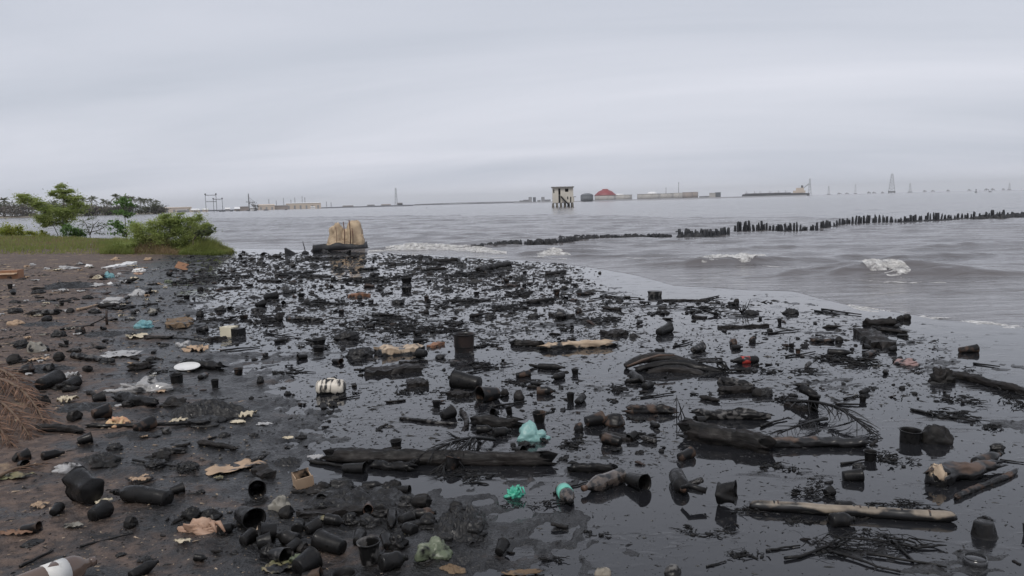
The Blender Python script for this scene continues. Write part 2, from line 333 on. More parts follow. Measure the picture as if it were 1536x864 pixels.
def tube(pts, rad, seg=8):
    pts = np.asarray(pts, float); n = len(pts); rad = np.broadcast_to(rad, n)
    tg = np.gradient(pts, axis=0); tg /= np.linalg.norm(tg, axis=1)[:, None] + 1e-12
    a = np.array([0, 0, 1.]) if abs(tg[0][2]) < 0.9 else np.array([1., 0, 0])
    V = []; u = np.cross(a, tg[0]); u /= np.linalg.norm(u)
    th = np.linspace(0, 2 * np.pi, seg, endpoint=False)
    for i in range(n):
        u = u - tg[i] * u.dot(tg[i]); u /= np.linalg.norm(u) + 1e-12; w = np.cross(tg[i], u)
        V.append(pts[i] + rad[i] * (np.cos(th)[:, None] * u + np.sin(th)[:, None] * w))
    V = np.concatenate(V); F = []
    for i in range(n - 1):
        for k in range(seg):
            F.append((i*seg+k, i*seg+(k+1) % seg, (i+1)*seg+(k+1) % seg, (i+1)*seg+k))
    F.append(tuple(range(seg))[::-1]); F.append(tuple((n-1)*seg + k for k in range(seg)))
    return V, F
def lathe(prof, seg=18, cap=True):
    th = np.linspace(0, 2*np.pi, seg, endpoint=False); V = []; F = []
    for r, z in prof: V.append(np.stack([r*np.cos(th), r*np.sin(th), np.full(seg, z)], -1))
    n = len(prof)
    for i in range(n-1):
        for k in range(seg): F.append((i*seg+k, i*seg+(k+1) % seg, (i+1)*seg+(k+1) % seg, (i+1)*seg+k))
    if cap and prof[0][0] > 1e-3: F.append(tuple(range(seg))[::-1])
    if cap and prof[-1][0] > 1e-3: F.append(tuple((n-1)*seg+k for k in range(seg)))
    return np.concatenate(V), F
def ball(nu=16, nv=10):
    V = [(0, 0, -1)]; F = []
    for j in range(1, nv):
        p = -math.pi/2 + math.pi*j/nv
        for i in range(nu):
            a = 2*math.pi*i/nu; V.append((math.cos(p)*math.cos(a), math.cos(p)*math.sin(a), math.sin(p)))
    V.append((0, 0, 1)); t = len(V)-1
    for i in range(nu):
        F.append((0, 1+(i+1) % nu, 1+i)); F.append((t, 1+(nv-2)*nu+i, 1+(nv-2)*nu+(i+1) % nu))
        for j in range(nv-2):
            b = 1+j*nu; F.append((b+i, b+(i+1) % nu, b+nu+(i+1) % nu, b+nu+i))
    return np.array(V, float), F
def rough_up(g, amp, freq, s=0, ridge=False):
    v = np.asarray(g[0], float).copy(); c = v.mean(0); d = v - c; L = np.linalg.norm(d, axis=1)[:, None] + 1e-9
    n = fbm(v[:, 0]*freq + s*3.1, v[:, 1]*freq + s*1.7, v[:, 2]*freq, 4, s)
    if ridge: n = 1 - 2.6*np.abs(n)
    return v + d / L * (n * amp)[:, None], g[1]
def jitter3(g, amp, freq, s=0):
    v = np.asarray(g[0], float).copy()
    for k in range(3): v[:, k] += amp * fbm(v[:, 0]*freq + 9*k, v[:, 1]*freq + s, v[:, 2]*freq, 3, s + 11*k)
    return v, g[1]

# ---- litter shapes; lying things run along local X with their underside near z = 0
SEED = [0]
def sd(): SEED[0] += 1; return SEED[0]
def g_cup(h, r, tap=0.72, lying=False, crush=0.0, lid=False, seg=20):
    b = r * tap; w = r * 0.06
    p = [(0.0001, 0), (b*0.96, 0), (b, h*0.02)]
    for k in np.linspace(0.1, 0.94, 7): p.append((b + (r-b)*k, h*k))
    p += [(r, h*0.96), (r*1.06, h*0.965), (r*1.06, h), (r*0.98, h)]
    for k in np.linspace(0.9, 0.12, 5): p.append((b + (r-b)*k - w, h*k))
    p += [(b*0.85, h*0.06), (0.0001, h*0.06)]
    g = lathe(p, seg); v = g[0]
    s = sd(); k = 1 + crush*fbm(v[:, 0]/r*0.9 + s, v[:, 1]/r*0.9, v[:, 2]/h*1.3, 2, s); v = v.copy(); v[:, 0] *= k; v[:, 1] *= (1 + crush*0.8*fbm(v[:, 0]/r + s, v[:, 2]/h, 0, 2, s+5))
    g = (v, g[1])
    if lying:
        g = tf(g, ry=math.pi/2); v = g[0]; v[:, 0] -= h/2; v[:, 2] += r*1.0
        ang = math.atan2(r-b, h); g = tf(g, ry=-ang); g[0][:, 2] -= g[0][:, 2].min()
    return g
def bottle_prof(L, r, style=0):
    if style == 0: return [(0.0001,0),(r*.7,0),(r*.95,L*.03),(r,L*.07),(r*.94,L*.14),(r,L*.2),(r*.95,L*.3),(r*.95,L*.5),(r,L*.54),(r*.98,L*.62),(r*.82,L*.72),(r*.5,L*.83),(r*.32,L*.9),(r*.3,L*.95),(0.0001,L*.95)]
    return [(0.0001,0),(r*.9,0),(r,L*.03),(r,L*.5),(r*.97,L*.52),(r,L*.55),(r,L*.72),(r*.85,L*.8),(r*.4,L*.87),(r*.36,L*.94),(0.0001,L*.94)]
def lay(g, L, r): g = tf(g, ry=math.pi/2); g[0][:, 0] -= L/2; g[0][:, 2] += r; return g
def g_bottle(L, r, style=0, dent=0.12):
    g = lathe(bottle_prof(L, r, style), 18); s = sd(); v = g[0].copy()
    k = 1 + dent*fbm(v[:, 0]/r*.8 + s*2, v[:, 1]/r*.8, v[:, 2]/L*4, 3, s); v[:, 0] *= k; v[:, 1] *= k
    return lay((v, g[1]), L, r)
def g_cap(L, r): return lay(lathe([(0.0001,L*.925),(r*.36,L*.925),(r*.36,L),(0.0001,L)], 14), L, r)
def g_band(L, r, a, b, k=1.035): return lay(lathe([(r*.9,L*a),(r*k,L*a),(r*k,L*b),(r*.9,L*b)], 18), L, r)
def g_log(L, ra, rb, bend=0.04, amp=0.16, seg=20, rag=1.0, n=None):
    s = sd(); n = n or max(20, min(70, int(L/ra*3.4))); t = np.linspace(0, 1, n)
    off = bend*L*np.sin(t*math.pi*1.1 + 0.3*s)*0.5 + 0.3*ra*fbm(t*5, s, 0, 2, s)
    oz = 0.25*ra*fbm(t*4, s+9.3, 0, 2, s)
    rad = ra + (rb-ra)*t
    ends = np.minimum(t/0.04, (1-t)/0.04).clip(0, 1); rad = rad*(0.6 + 0.4*ends**0.5)
    g = tube(np.stack([(t-.5)*L, off, max(ra, rb)*0.9 + oz], -1), rad, seg)
    v = g[0].copy(); q = v.reshape(n, seg, 3); c = q.mean(1, keepdims=True); d = q - c
    X = q[..., 0]; A = np.arctan2(d[..., 2], d[..., 1])
    nn = fbm(X/ra*0.55 + s, np.cos(A)*1.6, np.sin(A)*1.6, 4, s) + 0.8*fbm(X/ra*0.12, np.cos(A)*4, np.sin(A)*4, 3, s+3) + .45*fbm(X/ra*1.6, np.cos(A)*5, np.sin(A)*5, 3, s+6) + .9*np.maximum(vn(X/ra*.45, np.cos(A)*1.2, np.sin(A)*1.2, s+8)-.45, 0)*2
    q = c + d*(1 + amp*1.6*nn)[..., None]
    e = rag*ra*fbm(np.cos(A[0])*3 + s, np.sin(A[0])*3, 0, 2, s); q[0, :, 0] += e*2.2; q[1, :, 0] += e*.9; q[-1, :, 0] += -e*2.6; q[-2, :, 0] -= e*1.1
    return q.reshape(-1, 3), g[1]
def g_plank(L, w, th, rag=0.05):
    s = sd(); nx, ny = 14, 4; V = []; F = []
    for layer in (0, 1):
        for i in range(nx+1):
            for j in range(ny+1):
                x = (i/nx-.5)*L; y = (j/ny-.5)*w
                if i in (0, nx): x += rag*L*random.uniform(-1, 1)*(1 if i else -1)*0.9
                wob = 0.12*w*vn(i*.35+s, 0, 0, s)
                V.append((x, y*(1+.15*vn(i*.5, j*3, 0, s)) + wob, layer*th*(1+.25*vn(i*.6, j*.9, 2, s)) + .12*th*vn(i*.3, 4, 0, s)))
    k = (nx+1)*(ny+1); I = lambda l, i, j: l*k + i*(ny+1) + j
    for i in range(nx):
        for j in range(ny):
            F.append((I(1,i,j), I(1,i+1,j), I(1,i+1,j+1), I(1,i,j+1))); F.append((I(0,i,j), I(0,i,j+1), I(0,i+1,j+1), I(0,i+1,j)))
        F.append((I(0,i,0), I(0,i+1,0), I(1,i+1,0), I(1,i,0))); F.append((I(0,i+1,ny), I(0,i,ny), I(1,i,ny), I(1,i+1,ny)))
    for j in range(ny):
        F.append((I(0,0,j+1), I(0,0,j), I(1,0,j), I(1,0,j+1))); F.append((I(0,nx,j), I(0,nx,j+1), I(1,nx,j+1), I(1,nx,j)))
    return np.array(V), F
def g_lump(w, d, h, amp=0.35, nu=18, nv=11, f=1.7, ridge=True):
    s = sd(); g = rough_up(ball(nu, nv), amp*.75, f, s, False); g = rough_up(g, amp*.55, f*1.6, s+3, ridge); g = rough_up(g, amp*.25, f*4.5, s+5); v = g[0].copy(); v[:, 2] = np.where(v[:, 2] < -0.35, -0.35, v[:, 2]) + 0.3
    v /= np.abs(v).max(0); return v*np.array([w/2, d/2, h]), g[1]
def g_husk(w, d, h):
    """coconut husk: three-sided, fibrous, dented, with one torn end"""
    s = sd(); v, F = ball(30, 18); v = v.copy(); a = np.arctan2(v[:, 1], v[:, 2])
    k = 1 + .10*np.cos(3*a+s) + .13*fbm(np.cos(a)*5+s, np.sin(a)*5, v[:, 0]*.8, 3, s) + .16*fbm(v[:, 0]*1.5+s, v[:, 1]*1.5, v[:, 2]*1.5, 3, s+2)
    cut = sm(.35, .8, v[:, 0])*.35*(1+.8*fbm(np.cos(a)*3, np.sin(a)*3, s, 2, s)); v[:, 1] *= k; v[:, 2] *= k; v[:, 0] = v[:, 0]*(1+.15*fbm(v[:, 1]*3, v[:, 2]*3, s, 3, s)) - cut
    v[:, 2] = np.maximum(v[:, 2], -.7) + .65; v[:, 2] *= 1/1.7
    return v*np.array([w/2, d/2, h]), F
def g_bag(w, d, h, amp=0.5, f=2.3, nu=56, nv=30):
    """crumpled film: sharp creases, pinched folds"""
    s = sd(); v, F = ball(56, 30); v = v.copy(); q = v.copy()
    for i, (k, fr) in enumerate(((.66, .5), (.34, 1.05), (.13, 2.4), (.05, 5.0))):
        n = (3.0*np.abs(vn(q[:, 0]*f*fr+s*1.3+i, q[:, 1]*f*fr*1.5+i*4, q[:, 2]*f*fr, s+i))-1)*(1 if i != 1 else -.6); v = v*(1+amp*k*n*.55)[:, None]
    v[:, 2] = np.maximum(v[:, 2], -.15)*(1+.5*fbm(q[:, 0]*1.4, q[:, 1]*1.4, s, 2, s+3)); v[:, 2] = np.maximum(v[:, 2], -.15)
    v -= (v.max(0)+v.min(0))/2; v /= np.abs(v).max(0); v[:, 2] = (v[:, 2]+1)/2
    return v*np.array([w/2, d/2, h]), F
def g_sheet(w, d, h, nx=16, ny=11, f=2.2, thick=0.002):
    """crumpled piece of film, paper or card, with thickness"""
    s = sd(); V = []; F = []; 
    for l in (0, 1):
        for i in range(nx+1):
            for j in range(ny+1):
                u, t = i/nx*2-1, j/ny*2-1
                edge = 1 + .30*float(vn(math.atan2(t, u)*1.7 + s, 0, 0, s)) + .16*float(vn(math.atan2(t, u)*3.1 + s, 5, 0, s)) + .04*random.uniform(-1, 1)*(abs(u) > .95 or abs(t) > .95)
                x, y = u*math.sqrt(1-t*t*.42)*edge, t*math.sqrt(1-u*u*.42)*edge
                z = (1-2*abs(float(fbm(x*f*.8+s, y*f*.8, 0, 4, s)))*1.7)
                V.append((x*w/2, y*d/2, max(0, z*.5+.45)*h + l*thick))
    k = (nx+1)*(ny+1); I = lambda l, i, j: l*k+i*(ny+1)+j
    for i in range(nx):
        for j in range(ny):
            F.append((I(1,i,j), I(1,i+1,j), I(1,i+1,j+1), I(1,i,j+1))); F.append((I(0,i,j), I(0,i,j+1), I(0,i+1,j+1), I(0,i+1,j)))
        F.append((I(0,i,0), I(0,i+1,0), I(1,i+1,0), I(1,i,0))); F.append((I(0,i+1,ny), I(0,i,ny), I(1,i,ny), I(1,i+1,ny)))
    for j in range(ny):
        F.append((I(0,0,j+1), I(0,0,j), I(1,0,j), I(1,0,j+1))); F.append((I(0,nx,j), I(0,nx,j+1), I(1,nx,j+1), I(1,nx,j)))
    return np.array(V), F
def g_heap(w, d, h, n=34, f=3.0, cut=0.05):
    """mound of tar and rags: closed dome with a ragged plan and rough top"""
    s = sd(); V = []; F = []; nr = 30; na = n*2
    V.append((0, 0, 1))
    for i in range(1, nr+1):
        for a in range(na):
            th = 2*math.pi*a/na; rr = i/nr*(1+.3*float(vn(math.cos(th)*1.6+s, math.sin(th)*1.6, 0, s)))
            V.append((rr*math.cos(th), rr*math.sin(th), 1-(i/nr)**2.2))
    V = np.array(V); x, y = V[:, 0], V[:, 1]
    rid = 1-2.2*np.abs(fbm(x*f*.7+s, y*f*.7, 0, 4, s)); k_ = max(1.0, w/d); V[:, 2] = V[:, 2]*(.5+.5*rid) + .30*np.abs(fbm(x*4.5*k_, y*4.5, s, 3, s)) + .10*fbm(x*12*k_, y*12, s, 2, s) - .13
    for a in range(na): F.append((0, 1+a, 1+(a+1) % na))
    for i in range(nr-1):
        for a in range(na): F.append((1+i*na+a, 1+(i+1)*na+a, 1+(i+1)*na+(a+1) % na, 1+i*na+(a+1) % na))
    return V*np.array([w/2, d/2, h]), F
def g_tangle(w, d, h, n=40, r=0.004, seg=4):
    """raft of soaked twigs, weed and shreds: kinked strands in a few clots"""
    gs = []; cl = [(random.gauss(0, .26)*w, random.gauss(0, .24)*d, random.gauss(0, .7)) for _ in range(6)]
    for i in range(int(n*1.15)):
        cx_, cy_, ca = random.choice(cl); a = ca + random.gauss(0, .6); L = min(random.lognormvariate(-1.6, .5), .5)*w
        x, y = cx_+random.gauss(0, .09)*w, cy_+random.gauss(0, .13)*d; m = 7; px_ = [x]; py_ = [y]; th = a
        for k in range(m-1): th += random.gauss(0, .42); px_.append(px_[-1]+L/m*math.cos(th)); py_.append(py_[-1]+L/m*math.sin(th)*.75)
        z0 = abs(random.gauss(0, .4))*h; pz = z0 + h*.6*np.abs(fbm(np.linspace(0, 2, m), i*3.7, 0, 2, i)); rr = r*random.lognormvariate(-.35, .5)
        gs.append(tube(np.stack([px_, py_, np.maximum(pz, r*.2)], -1), rr*np.array([.5, 1, .9, 1.1, .8, .8, .3]), seg))
    for i in range(n//4):
        cx_, cy_, ca = random.choice(cl); v, F = ball(6, 4); q = random.uniform(1.5, 4.5)*r; v = v*np.array([q*random.uniform(1, 2.4), q, q*.6])*rng.uniform(.6, 1.3, (len(v), 1)); v = tf((v, F), (cx_+random.gauss(0, .12)*w, cy_+random.gauss(0, .17)*d, q*.3), random.uniform(0, 6)); gs.append(v)
    return join(*gs)

# ------------------------------------------------------------------ the shore profile
def gp(lst): return np.array([P(x, y)[0][:2] for x, y in lst])
OILEDGE = gp([(330,378),(262,398),(238,430),(258,470),(300,520),(330,560),(385,600),(398,660),(430,720),(520,790),(640,850),(760,930),(900,1050)])
SPIT = gp([(-520,404),(-200,397),(0,391),(120,389),(210,387),(262,386),(330,383),(357,379.5),(352,375),(300,372),(230,369),(100,366),(-100,364),(-520,362)])
SHORE = gp([(-900,376),(-200,373),(360,373),(450,375),(560,379),(700,386),(800,392),(870,399),(960,415),(1010,429),(1120,436),(1190,438),(1230,449),(1280,461),(1400,478),(1536,493),(1800,520),(2300,560)])
s_az = np.arctan2(SHORE[:, 0], SHORE[:, 1]); s_r = np.hypot(SHORE[:, 0], SHORE[:, 1])
def rshore(az): return np.interp(az, s_az, s_r)
def seg_dist(X, Y, pl, closed=False):
    best = np.full(np.shape(X), 1e9); sgn = np.zeros(np.shape(X)); m = len(pl)
    for i in range(m if closed else m-1):
        a, b = pl[i], pl[(i+1) % m]; e = b-a; L2 = e.dot(e)
        t = np.clip(((X-a[0])*e[0]+(Y-a[1])*e[1])/L2, 0, 1); dx = X-a[0]-t*e[0]; dy = Y-a[1]-t*e[1]; d = np.hypot(dx, dy)
        c = e[0]*(Y-a[1])-e[1]*(X-a[0]); u = d < best; sgn = np.where(u, np.sign(c), sgn); best = np.where(u, d, best)
    return best, sgn
def inside(X, Y, pl):
    r = np.zeros(np.shape(X), bool); j = len(pl)-1
    for i in range(len(pl)):
        xi, yi, xj, yj = *pl[i], *pl[j]
        r ^= ((yi > Y) != (yj > Y)) & (X < (xj-xi)*(Y-yi)/(yj-yi+1e-12)+xi); j = i
    return r
def side(X, Y):
    d, s = seg_dist(X, Y, OILEDGE); return -d*s          # metres inland (left) of the oil's edge
def ground(X, Y):
    X, Y = np.asarray(X, float), np.asarray(Y, float)
    s = side(X, Y); r = np.hypot(X, Y); az = np.arctan2(X, Y); rs = rshore(az)
    n = fbm(X*1.1, Y*1.5, 0, 5, 3); n2 = 1-2.2*np.abs(fbm(X*5+2, Y*5, 0, 5, 9))
    land = 0.016+0.040*np.maximum(s, 0)/(1+.06*np.maximum(s, 0)) + .030*n + .016*n2
    low = np.maximum(-.040, -.004+.030*s) + .055*np.maximum(n-.12, 0) + .030*n2*sm(.0, .5, n+.2)
    z = np.where(s > 0, land, low); k = sm(-.35, .35, s); z = low*(1-k)+land*k
    d, _ = seg_dist(X, Y, SPIT, True); ins = inside(X, Y, SPIT)
    z = z + np.where(ins, .06*sm(0, 2.2, d) + .015, 0)
    off = np.where(ins, 0, sm(.93, 1.02, r/rs)); sea_side = off
    return z*(1-sea_side) - .5*sea_side
def dryf(X, Y, Z):
    s = side(X, Y); d = sm(-.1, 2.2, s)*.88 + .35*sm(1.6, 3.6, s)*sm(9, 5, np.hypot(X, Y))
    return np.clip(d, 0, 1.3)
AZB = np.linspace(R(-62), R(58), 720); rb = np.exp(np.linspace(math.log(1.2), math.log(56), 500))
tag(polar('ground', AZB, np.repeat(rb[:, None], 720, 1), ground, 'beach_mud', {'dry': dryf}), 'oil-soaked brown mud and sand of the beach', kind='structure')
AZO = np.linspace(R(-62), R(58), 260); ro = np.linspace(0, 1, 120)
RO = 1.0 + (rshore(AZO)[None, :]*1.03 - 1.0)*ro[:, None]**1.6
tag(polar('oil_slick', AZO, RO, lambda X, Y: np.where(np.hypot(X, Y)/rshore(np.arctan2(X, Y)) > 1.025, -.2, 0.0), 'oil_film'), 'black mirror-like crude oil slick covering the shallows', kind='structure')

# ------------------------------------------------------------------ sea
def ridge_at(px, py, wpx, h, sv, skew=0.0):
    p, t = P(px, py); return (p[0], p[1], wpx*t*.5, h, sv, skew)
RIDGES = [ridge_at(652,373,190,.13,.5), ridge_at(832,381,75,.15,.45), ridge_at(1097,396,150,.21,.55,.05), ridge_at(1010,392,140,.08,.5), ridge_at(1330,413,120,.19,.5,-.04),
          ridge_at(1250,411,150,.12,.5), ridge_at(1430,414,150,.13,.5,-.05), ridge_at(1400,385,300,.09,.6,.02), ridge_at(920,385,200,.07,.45), ridge_at(1500,372,320,.10,.8), ridge_at(1230,372,240,.08,.7), ridge_at(1500,440,200,.06,.4)]
def sea(X, Y):
    r = np.hypot(X, Y); az = np.arctan2(X, Y); q = r - rshore(az); a = sm(.2, 9, q)*(1-sm(150, 700, r))
    w = 0
    for lam, A, an, s in ((6.3,.045,12,1),(3.9,.040,-9,2),(2.3,.036,20,3),(1.35,.026,-25,4),(.8,.014,8,6)):
        k = 2*math.pi/lam; d = (math.sin(R(an)), math.cos(R(an)))
        ph = k*(X*d[0]+Y*d[1]) + 2.2*fbm(X*.09+s, Y*.12, 0, 2, s); m = .75+1.2*fbm(X*.13+s*5, Y*.2, 0, 2, s+20)
        w = w + A*m*(1-np.abs(np.sin(ph/2))*1.6+.2)
    z = .006 + a*w + .004*fbm(X*2.2, Y*3.2, 0, 3, 5)*sm(0, 1, q)
    for x, y, hw, h, sv, sk in RIDGES:
        u = X-x; v = Y-y - sk*u*2 - .25*np.sin(u*1.3+x) + .12*fbm(u*1.5, y, 0, 2, 8)
        f = np.where(v < 0, np.exp(-(v/(sv*.42))**2), np.exp(-(v/sv)**2))
        z = z + h*f*np.exp(-(u/(hw*1.5))**2)*(1+.35*fbm(u*2.2, v*2, 0, 3, 4))*sm(-.1, .8, q)
    return z - .02*(1-sm(.0, .10, q-(rshore(az)*.012*fbm(az*14, 0, 0, 3, 2)+rshore(az)*.004*fbm(az*90, 3, 0, 3, 2))))
AZS = np.linspace(R(-56), R(54), 720)
ts = np.concatenate([np.linspace(0, math.log(4.5), 300)[:-1], np.linspace(math.log(4.5), math.log(1200), 130)])
rsn = rshore(AZS)*(1+.012*fbm(AZS*14, 0, 0, 3, 2)+.004*fbm(AZS*90, 3, 0, 3, 2))
RS = rsn[None, :]*np.exp(ts)[:, None]; RS = np.minimum(RS, 9500+ts[:, None]*20)
tag(polar('sea', AZS, RS, sea, 'sea_water'), 'grey-brown choppy sea reaching to the horizon', kind='structure')

def foam(name, label, pts, h, width_m, seed, thr=0.0, n=170, m=44):
    """foam patch along a pixel polyline, lying on the wave; torn into lace at its edges"""
    c = gp(pts); d = np.concatenate([[0], np.cumsum(np.hypot(*np.diff(c, axis=0).T))]); t = np.linspace(0, d[-1], n)
    cx_ = np.interp(t, d, c[:, 0]); cy_ = np.interp(t, d, c[:, 1])
    U = np.linspace(-1, 1, m); X = cx_[:, None] + 0*U[None]; Y = cy_[:, None] + U[None]*width_m*.5 + .12*width_m*fbm(t*1.1, seed, 0, 3, seed)[:, None]
    e = np.minimum(t, d[-1]-t)/d[-1]*2; big = fbm(X*1.2+seed, Y*3.4, 0, 3, seed); lace = 1-2.6*np.abs(fbm(X*4+seed, Y*10, 0, 3, seed+5)); fine = fbm(X*16, Y*30, 0, 3, seed+2)
    body = .75*big + .55*(1-np.abs(U)[None]**1.4) - .36 + .30*sm(0, .4, e)[:, None] - .22
    mask = body + .30*lace + .28*fine
    lump = np.abs(fbm(X*6, Y*6, 0, 3, seed+9)) + .5*np.abs(fbm(X*17, Y*17, 0, 2, seed+4))
    Z = sea(X, Y) + h*np.clip(body*2.2, 0, 1)*(.6+.9*lump) + .008
    V = np.stack([X, Y, Z], -1).reshape(-1, 3); F = []
    for i in range(n-1):
        for j in range(m-1):
            if mask[i:i+2, j:j+2].mean() > thr: F.append((i*m+j, (i+1)*m+j, (i+1)*m+j+1, i*m+j+1))
    us = sorted({i for f in F for i in f}); mp = {k: i for i, k in enumerate(us)}
    return tag(obj(name, (V[us], [tuple(mp[i] for i in f) for f in F]), 'foam'), label, kind='stuff')
foam('sea_foam', 'white surf breaking at the near end of the black rock groyne', [(555,377),(600,374),(650,373),(700,375),(760,381)], .07, 2.6, 3, -.05, 300)
foam('sea_foam', 'small white wavelet between the rock groyne and the slick', [(806,384),(832,381.5),(858,384)], .06, 1.5, 5, -.03)
foam('sea_foam', 'thin foam streak at the foot of the small wavelet', [(700,386),(760,387),(850,388.5)], .01, .6, 8, .10)
foam('sea_foam', 'white breaking crest in front of the post groyne', [(1048,399),(1066,395),(1090,394),(1110,394),(1146,387)], .05, 1.7, 11, .0)
foam('sea_foam', 'dirty white breaking crest near the right edge of the sea', [(1288,411),(1305,411.5),(1330,414),(1362,413)], .05, 1.2, 14, .02)
foam('sea_foam', 'thin line of lacy foam along the water edge on the right', [(1232,450),(1280,462),(1340,471),(1400,479),(1470,486),(1545,494)], .008, .95, 17, .02, 420, 26)

for lb, pts, wd, sd_ in (('thin foam streak behind the left breaking crest', [(930,387),(1000,388),(1060,389)], .35, 31), ('thin foam streak running right from the left breaking crest', [(1130,398),(1180,402),(1240,405)], .35, 33), ('thin foam streak trailing before the dirty crest', [(1270,420),(1330,423),(1420,424)], .4, 37)):
    foam('sea_foam', lb, pts, .008, wd, sd_, .16)
# ------------------------------------------------------------------ far shores and what stands on them
def shore_strip(name, label, pts, depth_m, zt, m, kind='structure'):
    """low land: pts are (px, distance) along its waterline"""
    A = [far(px, d)[0] for px, d in pts]; V = []; F = []
    for p in A:
        u = np.array([p[0], p[1]])/np.hypot(p[0], p[1])
        for k, z in ((0, -.5), (.02, zt*.55), (.12, zt), (1, zt*1.1)): V.append((p[0]+u[0]*depth_m*k, p[1]+u[1]*depth_m*k, z*(1+.3*vn(p[0]*.05, k*3, 0, 4))))
    for i in range(len(A)-1):
        for k in range(3): F.append((i*4+k, (i+1)*4+k, (i+1)*4+k+1, i*4+k+1))
    return tag(obj(name, (np.array(V), F), m), label, kind=kind)
shore_strip('far_shore', 'low wooded point across the inlet on the left', [(x, 430+.25*max(0, x)) for x in range(-500, 241, 20)], 120, .9, 'far_sand')
shore_strip('far_shore', 'long low industrial shoreline along the horizon', [(x, 820+max(0, x-240)*.75) for x in range(200, 640, 20)], 200, 1.5, 'steel_mid')
shore_strip('far_shore', 'thin dark coast line below the trestle bridge', [(x, 1900) for x in range(600, 800, 20)], 200, 2.2, 'steel_mid')
shore_strip('far_shore', 'low jetty land under the storage tanks', [(x, 1150) for x in range(770, 1220, 20)], 260, 1.6, 'grey_far')
def facing(px, d, z=0.0):
    p, k = far(px, d, z); return p, k, -math.atan2(p[0], p[1])
def leaves(centres, radii, n, size, up=0.5, flat=1.0, spread=1.25):
    """loose leaf faces through ellipsoids"""
    V = []; F = []; k = 0
    for c, r_ in zip(centres, radii):
        r_ = np.broadcast_to(np.asarray(r_, float), 3); m = int(n)
        q = rng.normal(size=(m, 3)); q /= np.linalg.norm(q, axis=1)[:, None]; q *= (np.abs(rng.normal(0, .62, m))+.08)[:, None]*(1+.75*vn(q[:, 0]*2.1+c[0]*3, q[:, 1]*2.1+c[2]*3, q[:, 2]*2.1))[:, None]*spread
        q = q*r_ + np.asarray(c)
        a = rng.normal(size=(m, 3)); a[:, 2] *= up; a /= np.linalg.norm(a, axis=1)[:, None]; b = rng.normal(size=(m, 3)); b[:, 2] *= flat
        b -= a*(a*b).sum(1)[:, None]; b /= np.linalg.norm(b, axis=1)[:, None]; L_ = size*rng.uniform(.6, 1.5, m)[:, None]; w = L_*.38
        V += [q-a*L_, q+b*w, q+a*L_, q-b*w]
        o = k; k += 4*m
        F += [(o+i, o+m+i, o+2*m+i, o+3*m+i) for i in range(m)]
    return np.concatenate(V), F
# coconut palms on the point
def palm_geo(h, s):
    random.seed(s); t = np.linspace(0, 1, 7); bx = random.uniform(-.12, .12)*h
    trunk = tube(np.stack([bx*t**2, .04*h*t*random.uniform(-1, 1), h*t - .5*(t == 0)], -1), .30-.10*t, 6); gs = []
    top = np.array([bx, 0, h]); nf = 22
    for i in range(nf):
        a = 2*math.pi*i/nf*1.0 + random.uniform(-.2, .2); el_ = random.uniform(-.5, 1.35); L_ = random.uniform(3.0, 4.3); u = np.linspace(0, 1, 7)
        rr = L_*(u*math.cos(el_)*.95 + .12*u); zz_ = L_*(u*math.sin(el_) - (.42 if el_ > .2 else .3)*u**2.2)
        c = np.stack([rr*math.cos(a), rr*math.sin(a), zz_], -1) + top; sd_ = np.array([-math.sin(a), math.cos(a), 0]); V = []; F = []
        for j in range(6):
            p, q = c[j], c[j+1]; w = 1.15*math.sin(math.pi*min(.98, (j+.9)/7.2)) 
            for sg in (-1, 1):
                o = len(V); e_ = sd_*sg*w + (q-p)*.55 + np.array([0, 0, -.55*w]); V += [p, p+(q-p)*.62, p+(q-p)*.5+e_]; F.append((o, o+1, o+2))
                V += [p+(q-p)*.5, q, q+e_*.95]; F.append((o+3, o+4, o+5))
        gs.append((np.array(V), F))
    return trunk, join(*gs)
def translucent(nm, k=.45):
    m = MATS[nm]; t = m.node_tree; b = t.nodes['Principled BSDF']; o = t.nodes['Material Output']; tr = t.nodes.new('ShaderNodeBsdfTranslucent'); mxs = t.nodes.new('ShaderNodeMixShader'); mxs.inputs[0].default_value = k
    src = b.inputs['Base Color'].links[0].from_socket; t.links.new(src, tr.inputs[0]); t.links.new(b.outputs[0], mxs.inputs[1]); t.links.new(tr.outputs[0], mxs.inputs[2]); t.links.new(mxs.outputs[0], o.inputs[0])
for nm in ('leaf_bright', 'leaf_yellow', 'leaf_green', 'leaf_grey', 'grass_green', 'grass_dry', 'far_leaf', 'palm_leaf'): translucent(nm, .55)
for nm in ('teal_film', 'peach_film', 'white_film', 'green_bag', 'dirty_bag', 'blue_film'): translucent(nm, .3)
PALMS = []
for k in range(5):
    tr, cr = palm_geo(9.5, 40+k); PALMS.append((mesh('trunk', *tr), mesh('crown', *cr)))
    PALMS[-1][0].materials.append(MATS['bark']); PALMS[-1][1].materials.append(MATS['palm_leaf'])
random.seed(11)
plist = [(-14,36,450),(8,34,450),(33,34,445),(52,27,455),(84,28,455),(107,33,455),(116,29,470),(127,31,462),(138,33,462),(157,28,465),(166,24,470),(176,35,466),(184,30,480),(191,33,470),(199,31,475),(212,29,478),(219,27,480),(227,26,482),(234,24,486)]
for i, (px, hp, d) in enumerate(plist):
    p, k, rz = facing(px, d+18); o = empty('palm_tree', (p[0], p[1], .6), random.uniform(0, 6)); tr, cr = PALMS[i % 5]; s = (hp-3.5)*k/9.5*.80; o.scale = (s*.92, s*.92, s)
    obj('trunk', tr, 'bark', o); obj('crown', cr, 'palm_leaf', o)
    nm = ['leftmost','second','third','fourth','fifth','sixth','seventh','eighth','ninth','tenth','eleventh','twelfth','thirteenth','fourteenth','fifteenth','sixteenth','seventeenth','eighteenth','rightmost']
    tag(o, f'{nm[i]} coconut palm counting from the left on the far wooded point', 'palm tree', 'coconut palms on the far point')
